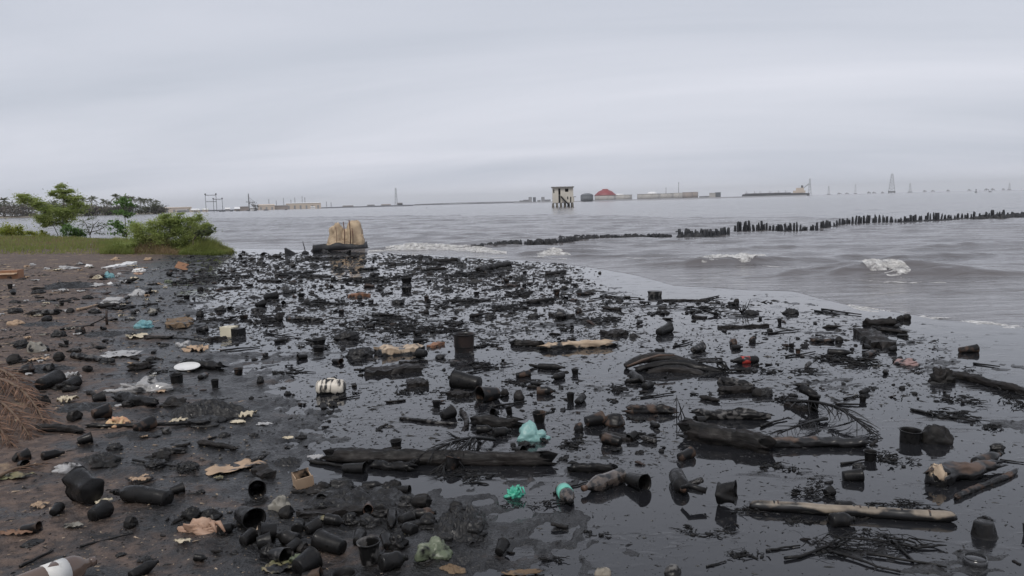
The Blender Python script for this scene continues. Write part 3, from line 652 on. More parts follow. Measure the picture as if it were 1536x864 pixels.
def far_bush(px, d, wpx, hpx, m, label, n=260):
    p, k, rz = facing(px, d); w, h = wpx*k, hpx*k; o = empty('bush', (p[0], p[1], .5), rz); cs = []; rs_ = []
    for i in range(9): cs.append((random.uniform(-.42, .42)*w, random.uniform(-.2, .2)*w, h*random.uniform(.10, .62))); rs_.append((w*.22, w*.2, h*random.uniform(.2, .3)))
    obj('crown', leaves(cs, rs_, n//9*2, .5, .6), m, o); obj('trunk', tube([(0, 0, -1), (.2, 0, h*.3), (0, .2, h*.6)], [.25, .2, .1], 6), 'bark', o); return tag(o, label, 'bush', 'bushes on the far wooded point')
ORD14 = ['first','second','third','fourth','fifth','sixth','seventh','eighth','ninth','tenth','eleventh','twelfth','thirteenth','last']
for i, (px, d, w, h, m) in enumerate([(-30,428,60,26,'far_brush'),(6,430,44,20,'far_brush'),(22,438,46,24,'far_leaf'),(48,440,40,24,'far_brush'),(66,436,36,22,'far_leaf'),(88,442,40,22,'far_brush'),(108,450,36,20,'far_leaf'),(128,452,34,17,'far_brush'),(146,456,30,14,'far_leaf'),(163,458,30,14,'far_brush'),(182,460,34,17,'far_leaf'),(203,464,32,17,'far_leaf'),(222,466,30,17,'far_leaf'),(238,470,18,10,'far_brush')]):
    far_bush(px, d+8, w*1.25, h*1.15, m, f'{["dry grey-brown","dark green"][m == "far_leaf"]} bush, {ORD14[i]} of the bushes from the left on the far point', 1100)

def strut(a, b, r=.1, seg=4): return tube(np.array([a, b], float), r, seg)
def lattice(h, wb, wt, r, lev=7):
    gs = []; c = [(-1, -1), (1, -1), (1, 1), (-1, 1)]; W_ = lambda z: (wb+(wt-wb)*(z/h)**.8)/2; zs = [h*(1-(1-i/lev)**1.25) for i in range(lev+1)]
    for i in range(lev):
        for k in range(4):
            a, b = c[k], c[(k+1) % 4]; z0, z1 = zs[i], zs[i+1]; w0, w1 = W_(z0), W_(z1)
            gs.append(strut((a[0]*w0, a[1]*w0, z0), (a[0]*w1, a[1]*w1, z1), r)); gs.append(strut((a[0]*w0, a[1]*w0, z0), (b[0]*w1, b[1]*w1, z1), r*.6)); gs.append(strut((a[0]*w1, a[1]*w1, z1), (b[0]*w1, b[1]*w1, z1), r*.6))
    return join(*gs)
def tower(px, d, hpx, wbpx, wtpx, label, m='steel_far', deck=None, r=.45, base_up=0):
    p, k, rz = facing(px, d); o = empty('lattice_tower', (p[0], p[1], 0), rz); zb = base_up*k
    obj('mast', tf(lattice((hpx-base_up)*k, wbpx*k, wtpx*k, r*k*.5), (0, 0, zb)), m, o)
    if deck:
        w, h = deck[0]*k, deck[1]*k; obj('deck', box(-w/2, w/2, -w/3, w/3, h*.35, h), 'dark_far', o)
        for sx in (-.42, 0, .42):
            for sy in (-.28, .28): obj('leg', tube([(sx*w, sy*w, -2), (sx*w, sy*w, h*.36)], .5*k, 6), 'dark_far', o)
    return tag(o, label, 'tower')
tower(1337.5, 2600, 29, 9, 2.6, 'tall tapering lattice tower on a dark sea platform near right horizon', 'steel_far', (10, 3.2), .5, 3)
tower(1214.5, 2100, 25, 5, 1.4, 'slim lattice mast standing at the stern of the moored tanker', 'steel_far', None, .42)
tower(594.5, 1500, 27, 4.4, 1.6, 'lattice mast on the low industrial shore left of the stilt house', 'steel_far', None, .45)
tower(1365, 4200, 14, 4, 1.2, 'small faint lattice tower just right of the tall sea tower', 'grey_far', (6, 1.6), .35, 1)
tower(1243, 4200, 13, 3, 1, 'faint thin lattice tower right of the tanker mast', 'grey_far', (5, 1.4), .3, 1)
tower(1283, 4600, 15, 2.6, .8, 'faintest thin mast midway between tanker and tall sea tower', 'grey_far', (4, 1.2), .25, 1)
tower(1514, 4600, 11, 3, 1, 'faint thin mast near the right edge of the horizon', 'grey_far', (5, 1.4), .3, 1)
def platform(px, d, wpx, hpx, label, up=0.6):
    p, k, rz = facing(px, d); o = empty('oil_platform', (p[0], p[1], 0), rz); w, h = wpx*k, hpx*k
    obj('deck', box(-w/2, w/2, -w/4, w/4, h*up, h*.9), 'steel_mid', o); obj('cabin', box(-w*.3, w*.12, -w*.2, w*.2, h*.9+.01, h*1.35), 'grey_far', o)
    for sx in (-.4, 0, .4): obj('leg', tube([(sx*w, 0, -2), (sx*w, 0, h*up+.1)], .35*k, 5), 'dark_far', o)
    return tag(o, label, 'platform', 'distant oil platforms on the horizon')
ords = ['first', 'second', 'third', 'fourth', 'fifth', 'sixth', 'seventh', 'eighth', 'ninth', 'tenth', 'eleventh', 'twelfth']
for i, (px, w, h, d) in enumerate([(1259,6,2,3600),(1270.5,5,1.8,3800),(1303.5,5,2.4,3600),(1311,5,2,3800),(1324,4,2,4000),(1387,5,2.4,4000),(1399.5,5,2.2,4000),(1422,4,2.4,4000),(1454,5,2.2,4300),(1480,6,2.6,4200),(1489,5,2.6,4300),(1505,4,2.2,4500)]):
    platform(px, d, w, h, f'{ords[i]} tiny oil platform on the right-hand horizon, counted from the tanker')
def small_boat(px, d, L_, h, label, m='dark_far'):
    p, k, rz = facing(px, d); o = empty('boat', (p[0], p[1], 0), rz); w = L_*k; hh = h*k
    V, F = box(-w/2, w/2, -w*.16, w*.16, -.2*hh, hh*.55); V[[1, 2, 5, 6], 1] *= .25; V[[5, 6], 0] *= 1.15; obj('hull', (V, F), m, o, smooth=False)
    obj('cabin', box(-w*.3, 0, -w*.1, w*.1, hh*.55, hh), 'grey_far', o, smooth=False); return tag(o, label, 'boat')
p, k, rz = facing(1464, 700); bo = empty('buoy', (p[0], p[1], 0), rz); obj('float', lathe([(.001, -.3), (1.0*k*1.3, -.2), (1.1*k*1.3, .8*k), (.8*k, 1.2*k), (.001, 1.25*k)], 12), 'dark_far', bo); obj('topmark', lathe([(.5*k, 1.1*k), (.35*k, 4*k), (.7*k, 4.1*k), (.7*k, 5*k), (.001, 5.1*k)], 10), 'steel_mid', bo); tag(bo, 'dark marker buoy on the water at far right below the horizon', 'buoy')
small_boat(1485, 750, 4, 1.7, 'tiny dark boat on the water right of the marker buoy')
p, k, rz = facing(640, 330); bo = empty('buoy', (p[0], p[1], 0), rz); obj('float', lathe([(.001, -.2), (.5*k, -.1), (.55*k, .6*k), (.001, 1.2*k)], 10), 'dark_far', bo); obj('topmark', lathe([(.2*k, .9*k), (.12*k, 2.2*k), (.3*k, 2.3*k), (.001, 2.9*k)], 8), 'dark_far', bo); tag(bo, 'small dark buoy on open water left of the stilt house', 'buoy')
for i, (px, w, m) in enumerate([(293,5,'dark_far'),(331,5,'dark_far'),(336,4,'steel_mid'),(347,4.5,'dark_far'),(357,6,'dark_far'),(372,4,'dark_far'),(383,4.5,'dark_far'),(399,7,'dark_far'),(429,3,'dark_far')]):
    small_boat(px, 640, w, 2.2, f'{ords[i]} small dark boat from the left, moored off the industrial shore', m)['group'] = 'boats off the industrial shore'
# portal cranes
def portal(px0, px1, hp, d, bars, label):
    p, k, rz = facing((px0+px1)/2, d); o = empty('portal_frame', (p[0], p[1], 0), rz); w = (px1-px0)*k/2; h = hp*k
    for sx in (-1, 1):
        obj('leg', join(tube([(sx*w, -.6*k, -1), (sx*w, -.6*k, h)], .38*k, 6), tube([(sx*w, .6*k, -1), (sx*w, .6*k, h)], .38*k, 6)), 'steel_mid', o); obj('cap', box(sx*w-1.0*k, sx*w+1.0*k, -1*k, 1*k, h*.96, h*1.05), 'steel_mid', o)
    for b in bars: obj('beam', box(-w, w, -.3*k, .3*k, h*b-.38*k, h*b+.38*k), 'steel_mid', o)
    return tag(o, label, 'crane frame')
portal(310, 325, 26, 690, (.95, .58), 'taller left grey portal frame above the moored boats')
portal(321.5, 334, 19.5, 670, (.95,), 'shorter right grey portal frame above the moored boats')
def shed(px0, px1, hp, d, m, label, gable=.25, m2='roof_grey', depth=14, doors=0, name='warehouse', base=0):
    p, k, rz = facing((px0+px1)/2, d); o = empty(name, (p[0], p[1], 0), rz); w = (px1-px0)*k/2; h = hp*k; e_ = h*(1-gable)
    obj('wall', box(-w, w, 0, depth, -1+base, e_), m, o, smooth=False)
    V = np.array([(-w*1.01, -.4, e_), (w*1.01, -.4, e_), (w*1.01, depth+.4, e_), (-w*1.01, depth+.4, e_), (-w*1.01, depth/2, h), (w*1.01, depth/2, h)]); obj('roof', (V, [(0, 1, 5, 4), (2, 3, 4, 5), (0, 4, 3), (1, 2, 5), (3, 2, 1, 0)]), m2, o, smooth=False)
    for i in range(doors):
        x = -w + 2*w*(i+.5)/doors; obj('door', box(x-w/doors*.3, x+w/doors*.3, -.12, .05, 0, e_*.62), 'grey_far', o, smooth=False)
    return tag(o, label, 'building')
shed(237, 286, 8, 800, 'cream_far', 'long low cream warehouse behind the tip of the palm point', .12, 'cream_far', 20, 5)
shed(266, 280, 4.6, 720, 'grey_far', 'small grey shed left of the portal frames', .4); shed(287, 299, 5.2, 730, 'cream_far', 'small cream house just left of the portal frames', .45, 'dome_white')
shed(304, 312, 5, 740, 'cream_far', 'tiny pale house behind the taller portal frame', .4, 'paint_white'); shed(338, 345, 5.5, 745, 'grey_far', 'grey hut with pale roof right of the portal frames', .45, 'paint_white')
shed(352, 360, 6, 760, 'tank_brown', 'pinkish gabled hut midway between portal frames and jib crane', .5, 'dome_white'); shed(359, 373, 6.5, 780, 'tank_brown', 'flat brownish shed left of the jib crane', .1)
shed(375, 384, 5, 800, 'paint_white', 'white low shed below the jib crane', .2, 'paint_white'); shed(388, 412, 8.5, 920, 'cream_far', 'wide cream shed with low roof right of the jib crane', .2, 'cream_far', 18, 3)
shed(412, 432, 6.5, 930, 'tank_brown', 'low brown shed between two cream sheds', .15); shed(430, 481, 9.5, 960, 'cream_far', 'longest cream warehouse with bright upper wall on industrial shore', .1, 'dome_white', 22, 6)
shed(466, 473, 3.4, 900, 'paint_white', 'tiny white hut in front of the longest cream warehouse', .3, 'paint_white')
shed(551, 562, 3.2, 1500, 'grey_far', 'low grey hut left of the shore lattice mast', .2); shed(572, 586, 3.4, 1500, 'tank_brown', 'low reddish hut beside the shore lattice mast', .3, 'tank_brown'); shed(596, 604, 5, 1480, 'dark_far', 'dark block at foot of the shore lattice mast', .2); shed(514, 530, 3, 1400, 'tank_brown', 'pinkish low building on the bare industrial shore', .3)
p, k, rz = facing(374, 790); cr = empty('jib_crane', (p[0], p[1], 0), rz)
obj('mast', tf(lattice(25*k, 1.6*k, .8*k, .28*k), (0, 0, 0)), 'steel_mid', cr); obj('jib', join(strut((-4*k, 0, 13*k), (9*k, 0, 12*k), .4*k), strut((0, 0, 20*k), (9*k, 0, 12*k), .2*k)), 'steel_mid', cr); obj('cab', box(-1*k, 2*k, -1*k, 1*k, 10*k, 12.4*k), 'grey_far', cr); tag(cr, 'thin jib crane on the industrial shore right of the portal frames', 'crane')
far_bush(383, 800, 11, 15, 'far_brush', 'bare greyish tree beside the jib crane on the industrial shore')
for i, (px, h) in enumerate([(404,16),(415,13),(426,17),(437,14),(443,17),(454,19),(458,17),(490,10),(497,9)]):
    tower(px, 1050, h, 1.6, .6, f'{ords[i]} faint pole mast from the left above the cream sheds', 'grey_far', None, .28)['group'] = 'masts over the cream sheds'
# long trestle bridge
p0, p1 = far(622, 2300)[0], far(796, 2300)[0]; kb = 2300/FPX; br = empty('trestle_bridge', ((p0[0]+p1[0])/2, (p0[1]+p1[1])/2, 0), math.atan2(p1[1]-p0[1], p1[0]-p0[0])); Lb = np.hypot(*(p1-p0)[:2])
tt = np.linspace(-.5, .5, 25); dk = [(x*Lb, 0, (1.3+.9*math.cos(x*math.pi))*kb) for x in tt]
obj('deck', tube(dk, .4*kb, 4), 'grey_far', br)
for q in dk: obj('pier', box(q[0]-.35*kb, q[0]+.35*kb, -2, 2, -1, q[2]-.3*kb), 'grey_far', br, smooth=False)
tag(br, 'long low trestle bridge on the horizon left of the stilt house', 'bridge')
for i, (px0, px1, h, m) in enumerate([(779,786,4,'grey_far'),(785,793,5,'steel_far'),(793,798,9,'grey_far'),(799.5,804,8.5,'tank_grey'),(806,811,4,'steel_far'),(812,817,8.5,'grey_far'),(817,826,4.5,'steel_far')]):
    shed(px0, px1, h, 1250, m, f'{ords[i]} blocky grey plant building left of the stilt house', .08, m, 18, 0, 'plant_building')['group'] = 'plant buildings left of the stilt house'
# storage tanks
def tank(px0, px1, hp, d, m, label, dome=0, md=None, cap=None, base=0.0, rim=True):
    p, k, rz = facing((px0+px1)/2, d+ (px1-px0)*.5*d/FPX); r = (px1-px0)*k/2; h = hp*k; o = empty('storage_tank', (p[0], p[1], 0), rz)
    obj('shell', lathe([(r, -.5), (r, h), (r*.985, h), (.001, h*.995)], 40), m, o, smooth=True)
    if rim: obj('rim', lathe([(r*1.0, h*.97), (r*1.012, h*.97), (r*1.012, h*1.02), (r*.99, h*1.02)], 40, False), m, o)
    if dome:
        dh = dome*k; pr = [(r*1.015*math.cos(a), h*1.0+dh*math.sin(a)) for a in np.linspace(0, math.pi/2*.98, 9)]
        if md == 'dome_red': pr = [(r*1.02, h*.93), (r*1.02, h), (r*.62, h+dh*.62), (r*.28, h+dh*.86), (r*.27, h+dh), (.001, h+dh*1.02)]
        obj('roof', lathe(pr+([(.001, pr[-1][1]+.01)]), 40), md or m, o)
    if cap:
        c, w, hh = cap; cx_ = (c-(px0+px1)/2)*k; obj('dome', tf(lathe([(w*k/2*math.cos(a), hh*k*math.sin(a)) for a in np.linspace(0, 1.55, 8)], 24), (cx_, 0, h)), 'dome_white', o)
    for i in range(3):
        a = -math.pi/2 + (-.8, .1, .9)[i]; obj('ladder', tube([(r*1.01*math.cos(a), r*1.01*math.sin(a), 0), (r*1.01*math.cos(a+.25), r*1.01*math.sin(a+.25), h)], .16*k, 4), 'steel_far', o)
    return tag(o, label, 'tank')
tank(871, 890, 8.5, 1150, 'tank_grey', 'dark grey domed tank just right of the stilt house', 4, 'tank_grey'); tank(892, 924, 9, 1170, 'tank_pale', 'pale storage tank with the big red domed roof', 9, 'dome_red')
tank(918, 948, 8.5, 1240, 'tank_pale', 'pale tank with white cap, right of the red-roofed tank', 0, None, (929, 14, 2)); tank(956, 990, 9, 1180, 'tank_pale', 'widest pale tank with white dome, middle of the tank row', 0, None, (978, 15, 3.4))
tank(985, 1010, 9, 1230, 'tank_pale', 'pale flat tank right of the white-domed tank'); tank(1006, 1026, 9.3, 1270, 'tank_pale', 'pale flat tank left of the brown pair'); tank(1024, 1039, 10, 1200, 'tank_brown', 'left one of the two brownish tanks ending the row'); tank(1036, 1047, 10, 1220, 'tank_brown', 'right one of the two brownish tanks ending the row')
for px, h, lb in ((999, 17, 'shorter thin chimney behind the tank row'), (1018, 24, 'taller flare stack rising behind the tank row')):
    p, k, rz = facing(px, 1500); o = empty('chimney', (p[0], p[1], 0), rz); obj('stack', tube([(0, 0, -1), (0, 0, h*k*.6), (0, 0, h*k)], [.55*k, .45*k, .32*k], 10), 'steel_far', o); obj('tip', lathe([(.6*k, h*k*.97), (.7*k, h*k*1.02), (.001, h*k*1.02)], 10), 'dark_far', o); tag(o, lb, 'chimney')
shed(1064, 1073, 8.5, 1180, 'tank_pale', 'pale square block right of the tank row', .05, 'tank_pale', 20); shed(1072.5, 1081, 9, 1200, 'tank_grey', 'darker square block right of the tank row', .05, 'tank_grey', 20); shed(1049, 1064, 4, 1200, 'steel_far', 'low grey sheds between tank row and square blocks', .2, 'steel_far')
# tanker
p, k, rz = facing(1163, 1600); tk = empty('tanker_ship', (p[0], p[1], 0), rz); hl = 48*k
V = []; F = []; st = [(-1, .75, .2), (-.97, 1, .9), (-.8, 1, 1), (.8, 1, 1), (.97, .85, .85), (1, .9, .35)]
for x, t_, w in st: V += [(x*hl, -w*9, -1), (x*hl, -w*9, 4.6*k*t_), (x*hl, w*9, 4.6*k*t_), (x*hl, w*9, -1)]
for i in range(5): F += [(i*4+j, (i+1)*4+j, (i+1)*4+j+1, i*4+j+1) for j in range(3)]
F += [(0, 1, 2, 3), (23, 22, 21, 20)]; obj('hull', (np.array(V), F), 'dark_far', tk, smooth=False)
sp = obj('superstructure', join(box(25*k, 42*k, -8, 8, 4.6*k, 8*k), box(29*k, 40*k, -7, 7, 8*k+.01, 12*k)), 'cream_far', tk, smooth=False); obj('funnel', box(36*k, 39*k, -2, 2, 12*k, 15.5*k), 'dark_far', sp, smooth=False)
for i, x in enumerate((-42, -30, -22, -8, 4, 14)): obj('derrick', join(strut((x*k, 0, 4*k), (x*k, 0, 9*k), .3*k), strut((x*k, 0, 5*k), ((x+3)*k, 0, 8*k), .15*k)), 'steel_far', tk)
obj('deck_pipes', box(-44*k, 22*k, -2, 2, 4.6*k, 5.6*k), 'steel_mid', tk, smooth=False); obj('crane', join(strut((40*k, 0, 12*k), (47*k, 0, 18*k), .4*k), strut((44*k, 0, 15.5*k), (48.5*k, 0, 16*k), .3*k)), 'steel_far', tk); obj('deck_house', box(-1*k, 1.6*k, -4, 4, 5.6*k, 6.8*k), 'paint_white', tk, smooth=False)
tag(tk, 'long dark tanker with cream superstructure moored right of the tanks', 'ship')

# derelict house on stilts
p, k, rz = facing(844.5, 207); o = empty('stilt_house', (p[0], p[1], 0), rz + .03); X = lambda px: (px-844.5)*k; Zp = lambda py: (311-py)*k
D = 31*k; y0 = 0.0
# front wall is built of panels round the openings; near-black panels paint the shade inside
cols = [(829.3, 838), (841, 847.5), (847.5, 853.5), (853.5, 860.2)]
def wallp(a, b, t, bt): return box(X(a), X(b), 0, .22, Zp(bt), Zp(t))
front = [wallp(829.3,830.3,281.5,304), wallp(832,838,281.5,304), wallp(830.3,832,281.5,284), wallp(830.3,832,289.5,304), wallp(838,841,281.5,282.8), wallp(841,848,281.5,304), wallp(848,853,281.5,283.3), wallp(848,853,288,304), wallp(853,855.4,281.5,304), wallp(857.2,860.2,281.5,304), wallp(855.4,857.2,281.5,295.5)]
obj('front_wall', join(*front), 'cream_wall', o, smooth=False)
for a, b in ((829.3, 829.6), (859.9, 860.2)): obj('side_wall', box(X(a), X(b), .225, D, Zp(304), Zp(281.5)), 'cream_wall', o, smooth=False)
obj('back_wall', box(X(829.7), X(859.8), D-.2, D-.003, Zp(304), Zp(281.5)), 'cream_wall', o, smooth=False)
for zp in (304.6, 293): obj('floor_slab', box(X(829.7), X(859.8), .23, D-.21, Zp(zp), Zp(zp-1)), 'roof_grey', o, smooth=False)
obj('dark_backing', box(X(829.7), X(859.8), 1.2, 1.4, Zp(303.5), Zp(281.6)), 'void', o, smooth=False)  # added near-black sheet, paints the interior's shade behind the openings
obj('roof', box(X(827.6), X(861.6), -.5, D+.4, Zp(281.45), Zp(280)), 'roof_grey', o, smooth=False)
for a in (830, 836, 842, 848, 853.5, 859):
    for yy in (.3, D-.6): obj('pile', join(tube([(X(a), yy, -2), (X(a), yy, Zp(308.6))], .30, 8), box(X(a)-.24, X(a)+.24, yy-.24, yy+.24, Zp(308.8), Zp(304.7))), 'pile_stain' if yy < 1 else 'void', o, smooth=False)  # rear row painted near black for the shade under the floor
sg = [box(X(841.6+i*1.05), X(843.0+i*1.05), -1.0, -.05, Zp(294.6+i*1.15), Zp(294.0+i*1.15)) for i in range(12)]
obj('stair', join(*sg, tube([(X(841.6), -.95, Zp(294.9)), (X(854), -.95, Zp(308.7))], .13, 6), tube([(X(841.6), -.1, Zp(294.9)), (X(854), -.1, Zp(308.7))], .13, 6)), 'void', o, smooth=False)
obj('balcony', box(X(860.25), X(864.4), .3, D*.5, Zp(296), Zp(295.2)), 'roof_grey', o, smooth=False); obj('balcony_wall', box(X(860.25), X(861.6), .4, D*.4, Zp(304), Zp(296.05)), 'cream_wall', o, smooth=False)
obj('window', box(X(851), X(852.6), -.05, .1, Zp(299), Zp(295)), 'void', o, smooth=False); obj('doorway', box(X(838.05), X(840.9), .1, .18, Zp(303.4), Zp(294)), 'void', o, smooth=False)  # near-black panels, the shade of the openings put into colour
tag(o, 'derelict cream concrete house on stilts standing in the sea', 'house')

# ------------------------------------------------------------------ groynes
random.seed(5)
def lineP(pts, t):
    q = np.array(pts, float); d = (q[:, 0]-q[0, 0])/(q[-1, 0]-q[0, 0]); p_, k_ = P(np.interp(t, d, q[:, 0]), np.interp(t, d, q[:, 1])); return p_[0], p_[1], (q[-1, 0]-q[0, 0])*k_
RK = [mesh('rock', *g_lump(1, 1, 1, .45, 12, 8, 1.5)) for _ in range(6)]
for r_ in RK: r_.materials.append(MATS['rock_black'])
def rock_line(name, pts, n, wid, hgt, label, hf=lambda t: 1):
    a = lineP(pts, .5); o = empty(name, (a[0], a[1], 0))
    core = []
    for i in range(n):
        t = i/(n-1); x, y, L_ = lineP(pts, t); s = random.uniform(.7, 1.35); c = obj('rock', random.choice(RK), 'rock_black', o, (x-a[0]+random.gauss(0, .06), y-a[1]+random.gauss(0, wid*.28), -.10), (0, 0, random.uniform(0, 6)))
        w = L_/n*2.6*s; c.scale = (w, wid*random.uniform(.45, .8), hgt*s*hf(t)*1.2+.1)
    return tag(o, label, 'groyne')
rock_line('rock_groyne', [(712,372.5),(760,369),(820,366.5),(880,361.5),(940,358.5),(1007,356)], 170, .55, .15, 'low line of black rocks running out from the surf', lambda t: .75+.35*math.sin(t*3.1))
rock_line('rock_groyne', [(840,360.5),(885,358)], 14, .5, .14, 'short second row of black rocks behind the rock line')
PK = []
for i in range(6):
    h = 1; v = tube([(0, 0, -.6), (0, 0, .2), (random.uniform(-.1, .1), 0, .7), (random.uniform(-.15, .15), random.uniform(-.1, .1), 1)], [.5, .5, random.uniform(.38, .5), random.uniform(.22, .42)], 8); PK.append(mesh('post', *rough_up(v, .1, 3, i))); PK[-1].materials.append(MATS['timber_black'])
def posts(pts, n, label, hf, bank, wf=1.0):
    a = lineP(pts, .5); o = empty('post_groyne', (a[0], a[1], 0))
    for i in range(n):
        t = (i+random.uniform(-.3, .3))/(n-1); t = min(max(t, 0), 1); hh = hf(t)
        if hh <= 0: continue
        x, y, L_ = lineP(pts, t); c = obj('post', random.choice(PK), 'timber_black', o, (x-a[0], y-a[1]+random.gauss(0, .06), -.05), (random.gauss(0, .05), random.gauss(0, .07), random.uniform(0, 6))); w = random.uniform(.15, .23)*wf; c.scale = (w, w, hh*random.uniform(.75, 1.2))
    for t0, t1, bh in bank:
        m = max(4, int((t1-t0)*n*1.0)); 
        for i in range(m):
            t = t0+(t1-t0)*i/(m-1); x, y, L_ = lineP(pts, t); c = obj('rock', random.choice(RK), 'rock_black', o, (x-a[0], y-a[1]-.1+random.gauss(0, .06), -.12), (0, 0, random.uniform(0, 6))); c.scale = (L_*(t1-t0)/m*2.6, random.uniform(.4, .6), bh*random.uniform(.8, 1.25)+.1)
    return tag(o, label, 'groyne')
posts([(1019,357.5),(1055,356),(1093,353)], 17, 'short cluster of black posts and rocks nearest the rock line', lambda t: .36, [(0, .4, .20), (.4, 1, .07)])
posts([(1103,348),(1150,347),(1192,347),(1225,346.5),(1262,338),(1300,336),(1350,335),(1400,331.5),(1450,329),(1500,328),(1560,322),(1680,315)], 145, 'long row of black posts reaching to the right edge', lambda t: (.42+.07*math.sin(t*40))*(1 if not .17 < t < .21 else .6), [(.04, .165, .06), (.23, .42, .07), (.42, .62, .12), (.62, 1, .24)], .72)
p, t_ = P(1016, 351); tag(obj('rock', g_lump(.3, .3, .2, .4), 'rock_black', None, (p[0], p[1], -.04)), 'single black rock standing alone left of the post cluster', 'rock')

# concrete stump ruin
p, k = P(520, 375.5); o = empty('concrete_ruin', (p[0], p[1], 0), -math.atan2(p[0], p[1])); X = lambda px: (px-520)*k; Zp = lambda py: (375.5-py)*k
obj('plinth', jitter3(tf(g_plank((549-470)*k, 1.2, .22, .03), (X(511), .5, 0)), .05, 2.5, 3), 'rock_black', o, smooth=True)
obj('plinth_rubble', g_heap(1.2, .6, .26), 'rock_black', o, (X(490), .3, 0)); obj('plinth_rubble', g_heap(1.7, .7, .26), 'rock_black', o, (X(520), .35, .04))
def pillar(a, b, top, dep, yo, m='concrete_ochre', taper=.75):
    w = (b-a)*k; h = Zp(top); s = sd(); n = 12; q = 14; V = []; F = []
    for i in range(n+1):
        t = i/n; f = (1-(1-taper)*t**2.0)*(1 if i < n else .55)
        for j in range(q):
            th = 2*math.pi*j/q; c_, s_ = math.cos(th), math.sin(th); e_ = (abs(c_)**3.2+abs(s_)**3.2)**(-1/3.2)
            d_ = 1+.42*float(fbm(c_*1.4+s, s_*1.4, t*3.2, 4, s)); V.append((w/2*c_*e_*f*d_, dep/2*s_*e_*f*d_, h*t + (.05*h*float(vn(c_*2+s, s_*2, 0, s)) if i >= n-1 else 0)))
    for i in range(n):
        for j in range(q): F.append((i*q+j, i*q+(j+1) % q, (i+1)*q+(j+1) % q, (i+1)*q+j))
    F.append(tuple(n*q+j for j in range(q)))
    return obj('pillar', (np.array(V), F), m, o, (X((a+b)/2), .35+yo, 0))
pillar(521, 547, 332, .62, 0, taper=.62); pillar(493, 519, 338.5, .55, .05, taper=.7); pillar(500, 515, 334.5, .5, .0, taper=.55); pillar(512, 526, 344, .6, .1); pillar(495, 546, 361, .75, .05, taper=.9); pillar(541, 546, 352, .4, -.1)
for a, top, w in ((506,348,1.2),(517.5,341,1.6),(526,338,1.8),(529.5,350,1.3)): obj('dark_groove', rough_up(tube([(0, 0, 0), (.02, 0, Zp(top)*.5), (-.01, 0, Zp(top))], w*k/2, 6), .02, 5, sd()), 'rust', o, (X(a), -.06+.02*random.random(), .2))  # dark rust-toned bars added to paint the shade of grooves
tag(o, 'ochre broken concrete stump with dark rusty grooves on a black plinth', 'ruin')

# ------------------------------------------------------------------ spit vegetation
random.seed(21)
def plant(name, base, trunks, clumps, mat, n, size, label, cat, up=.5, flat=.5, r=.03, ground_z=.05, sub=7):
    """base (px,py); trunks: pixel polylines; clumps: (px,py,rx,ry) in pixels at the base's depth"""
    p, k = P(*base, ground_z); o = empty(name, p, -math.atan2(p[0], p[1]))
    w = lambda x, y: ((x-base[0])*k, (base[1]-y)*k)
    gs = []; cs = []; rs_ = []
    for i, tr in enumerate(trunks):
        q = [w(*a) for a in tr]; m = len(q); gs.append(tube([(a, .1*math.sin(j+i*2), b-.1*(j == 0)) for j, (a, b) in enumerate(q)], np.linspace(r, r*.35, m), 6))
    for (x, y, rx, ry) in clumps:
        a, b = w(x, y); dy = random.uniform(-.35, .35)*rx*k*1.4; cs.append((a, dy, b)); rs_.append((rx*k, rx*k*.8, ry*k))
        j = min((q for tr in trunks for q in tr), key=lambda q: math.hypot(q[0]-x, (q[1]-y-6))); ja, jb = w(*j)
        gs.append(tube([(ja, 0, jb), ((ja+a)/2, dy*.5, (jb+b)/2-.03), (a, dy, b)], [r*.45, r*.3, r*.12], 5))
    obj('trunk', join(*gs), 'bark', o)
    c2 = []; r2 = []
    for c_, q_ in zip(cs, rs_):
        for _ in range(sub):
            a = random.uniform(0, 6.28); f_ = math.sqrt(random.random())*1.15
            c2.append((c_[0]+q_[0]*f_*math.cos(a), c_[1]+q_[1]*f_*math.sin(a), c_[2]+q_[2]*random.gauss(0, .55))); k_ = random.uniform(.28, .62); r2.append((q_[0]*k_, q_[1]*k_, q_[2]*random.uniform(.28, .6)))
    obj('crown', leaves(c2, r2, max(6, n/sub*1.25), size*.85, up, flat, 1.85), mat, o, smooth=False); return tag(o, label, cat)
plant('sapling_tree', (93,365), [[(91,365),(88,350),(84,338),(78,322)],[(94,365),(96,350),(98,330),(100,300),(97,280)]],
      [(82,322,16,7),(98,318,18,8),(88,332,16,6),(104,330,13,6),(74,312,12,5),(58,301,13,5),(48,294,9,4),(66,305,10,4),(98,283,5,4),(104,287,7,3),(92,290,7,3),(102,296,8,4),(112,300,10,5),(120,308,9,5),(75,336,9,4),(108,315,14,6),(70,328,9,4)], 'leaf_bright', 1700, .05, 'tall feathery green sapling on the grassy spit', 'tree', .35, .9)
plant('shrub', (113,366), [[(113,366),(112,355),(114,345)]], [(108,350,9,7),(116,346,10,7),(112,358,10,7),(120,356,7,6),(104,341,7,5)], 'leaf_green', 900, .05, 'dark green leafy shrub at the foot of the tall sapling', 'shrub')
plant('shrub', (137,365), [[(137,365),(136,352),(133,338),(128,328)],[(136,350),(142,338),(150,330)],[(136,346),(150,345),(162,338)]], [(132,335,8,5),(140,330,9,4),(146,340,9,4),(155,337,8,3),(128,345,6,4),(150,350,8,3)], 'leaf_grey', 90, .05, 'thin twiggy grey shrub right of the tall sapling', 'shrub', .3)
plant('shrub', (14,366), [[(14,366),(16,355)],[(14,366),(8,352)],[(15,366),(26,352)]], [(6,345,12,8),(18,346,12,9),(28,348,10,7),(12,354,14,7),(24,356,10,5),(-10,350,14,9)], 'leaf_yellow', 1000, .055, 'yellow-green round shrub at the left edge', 'shrub')
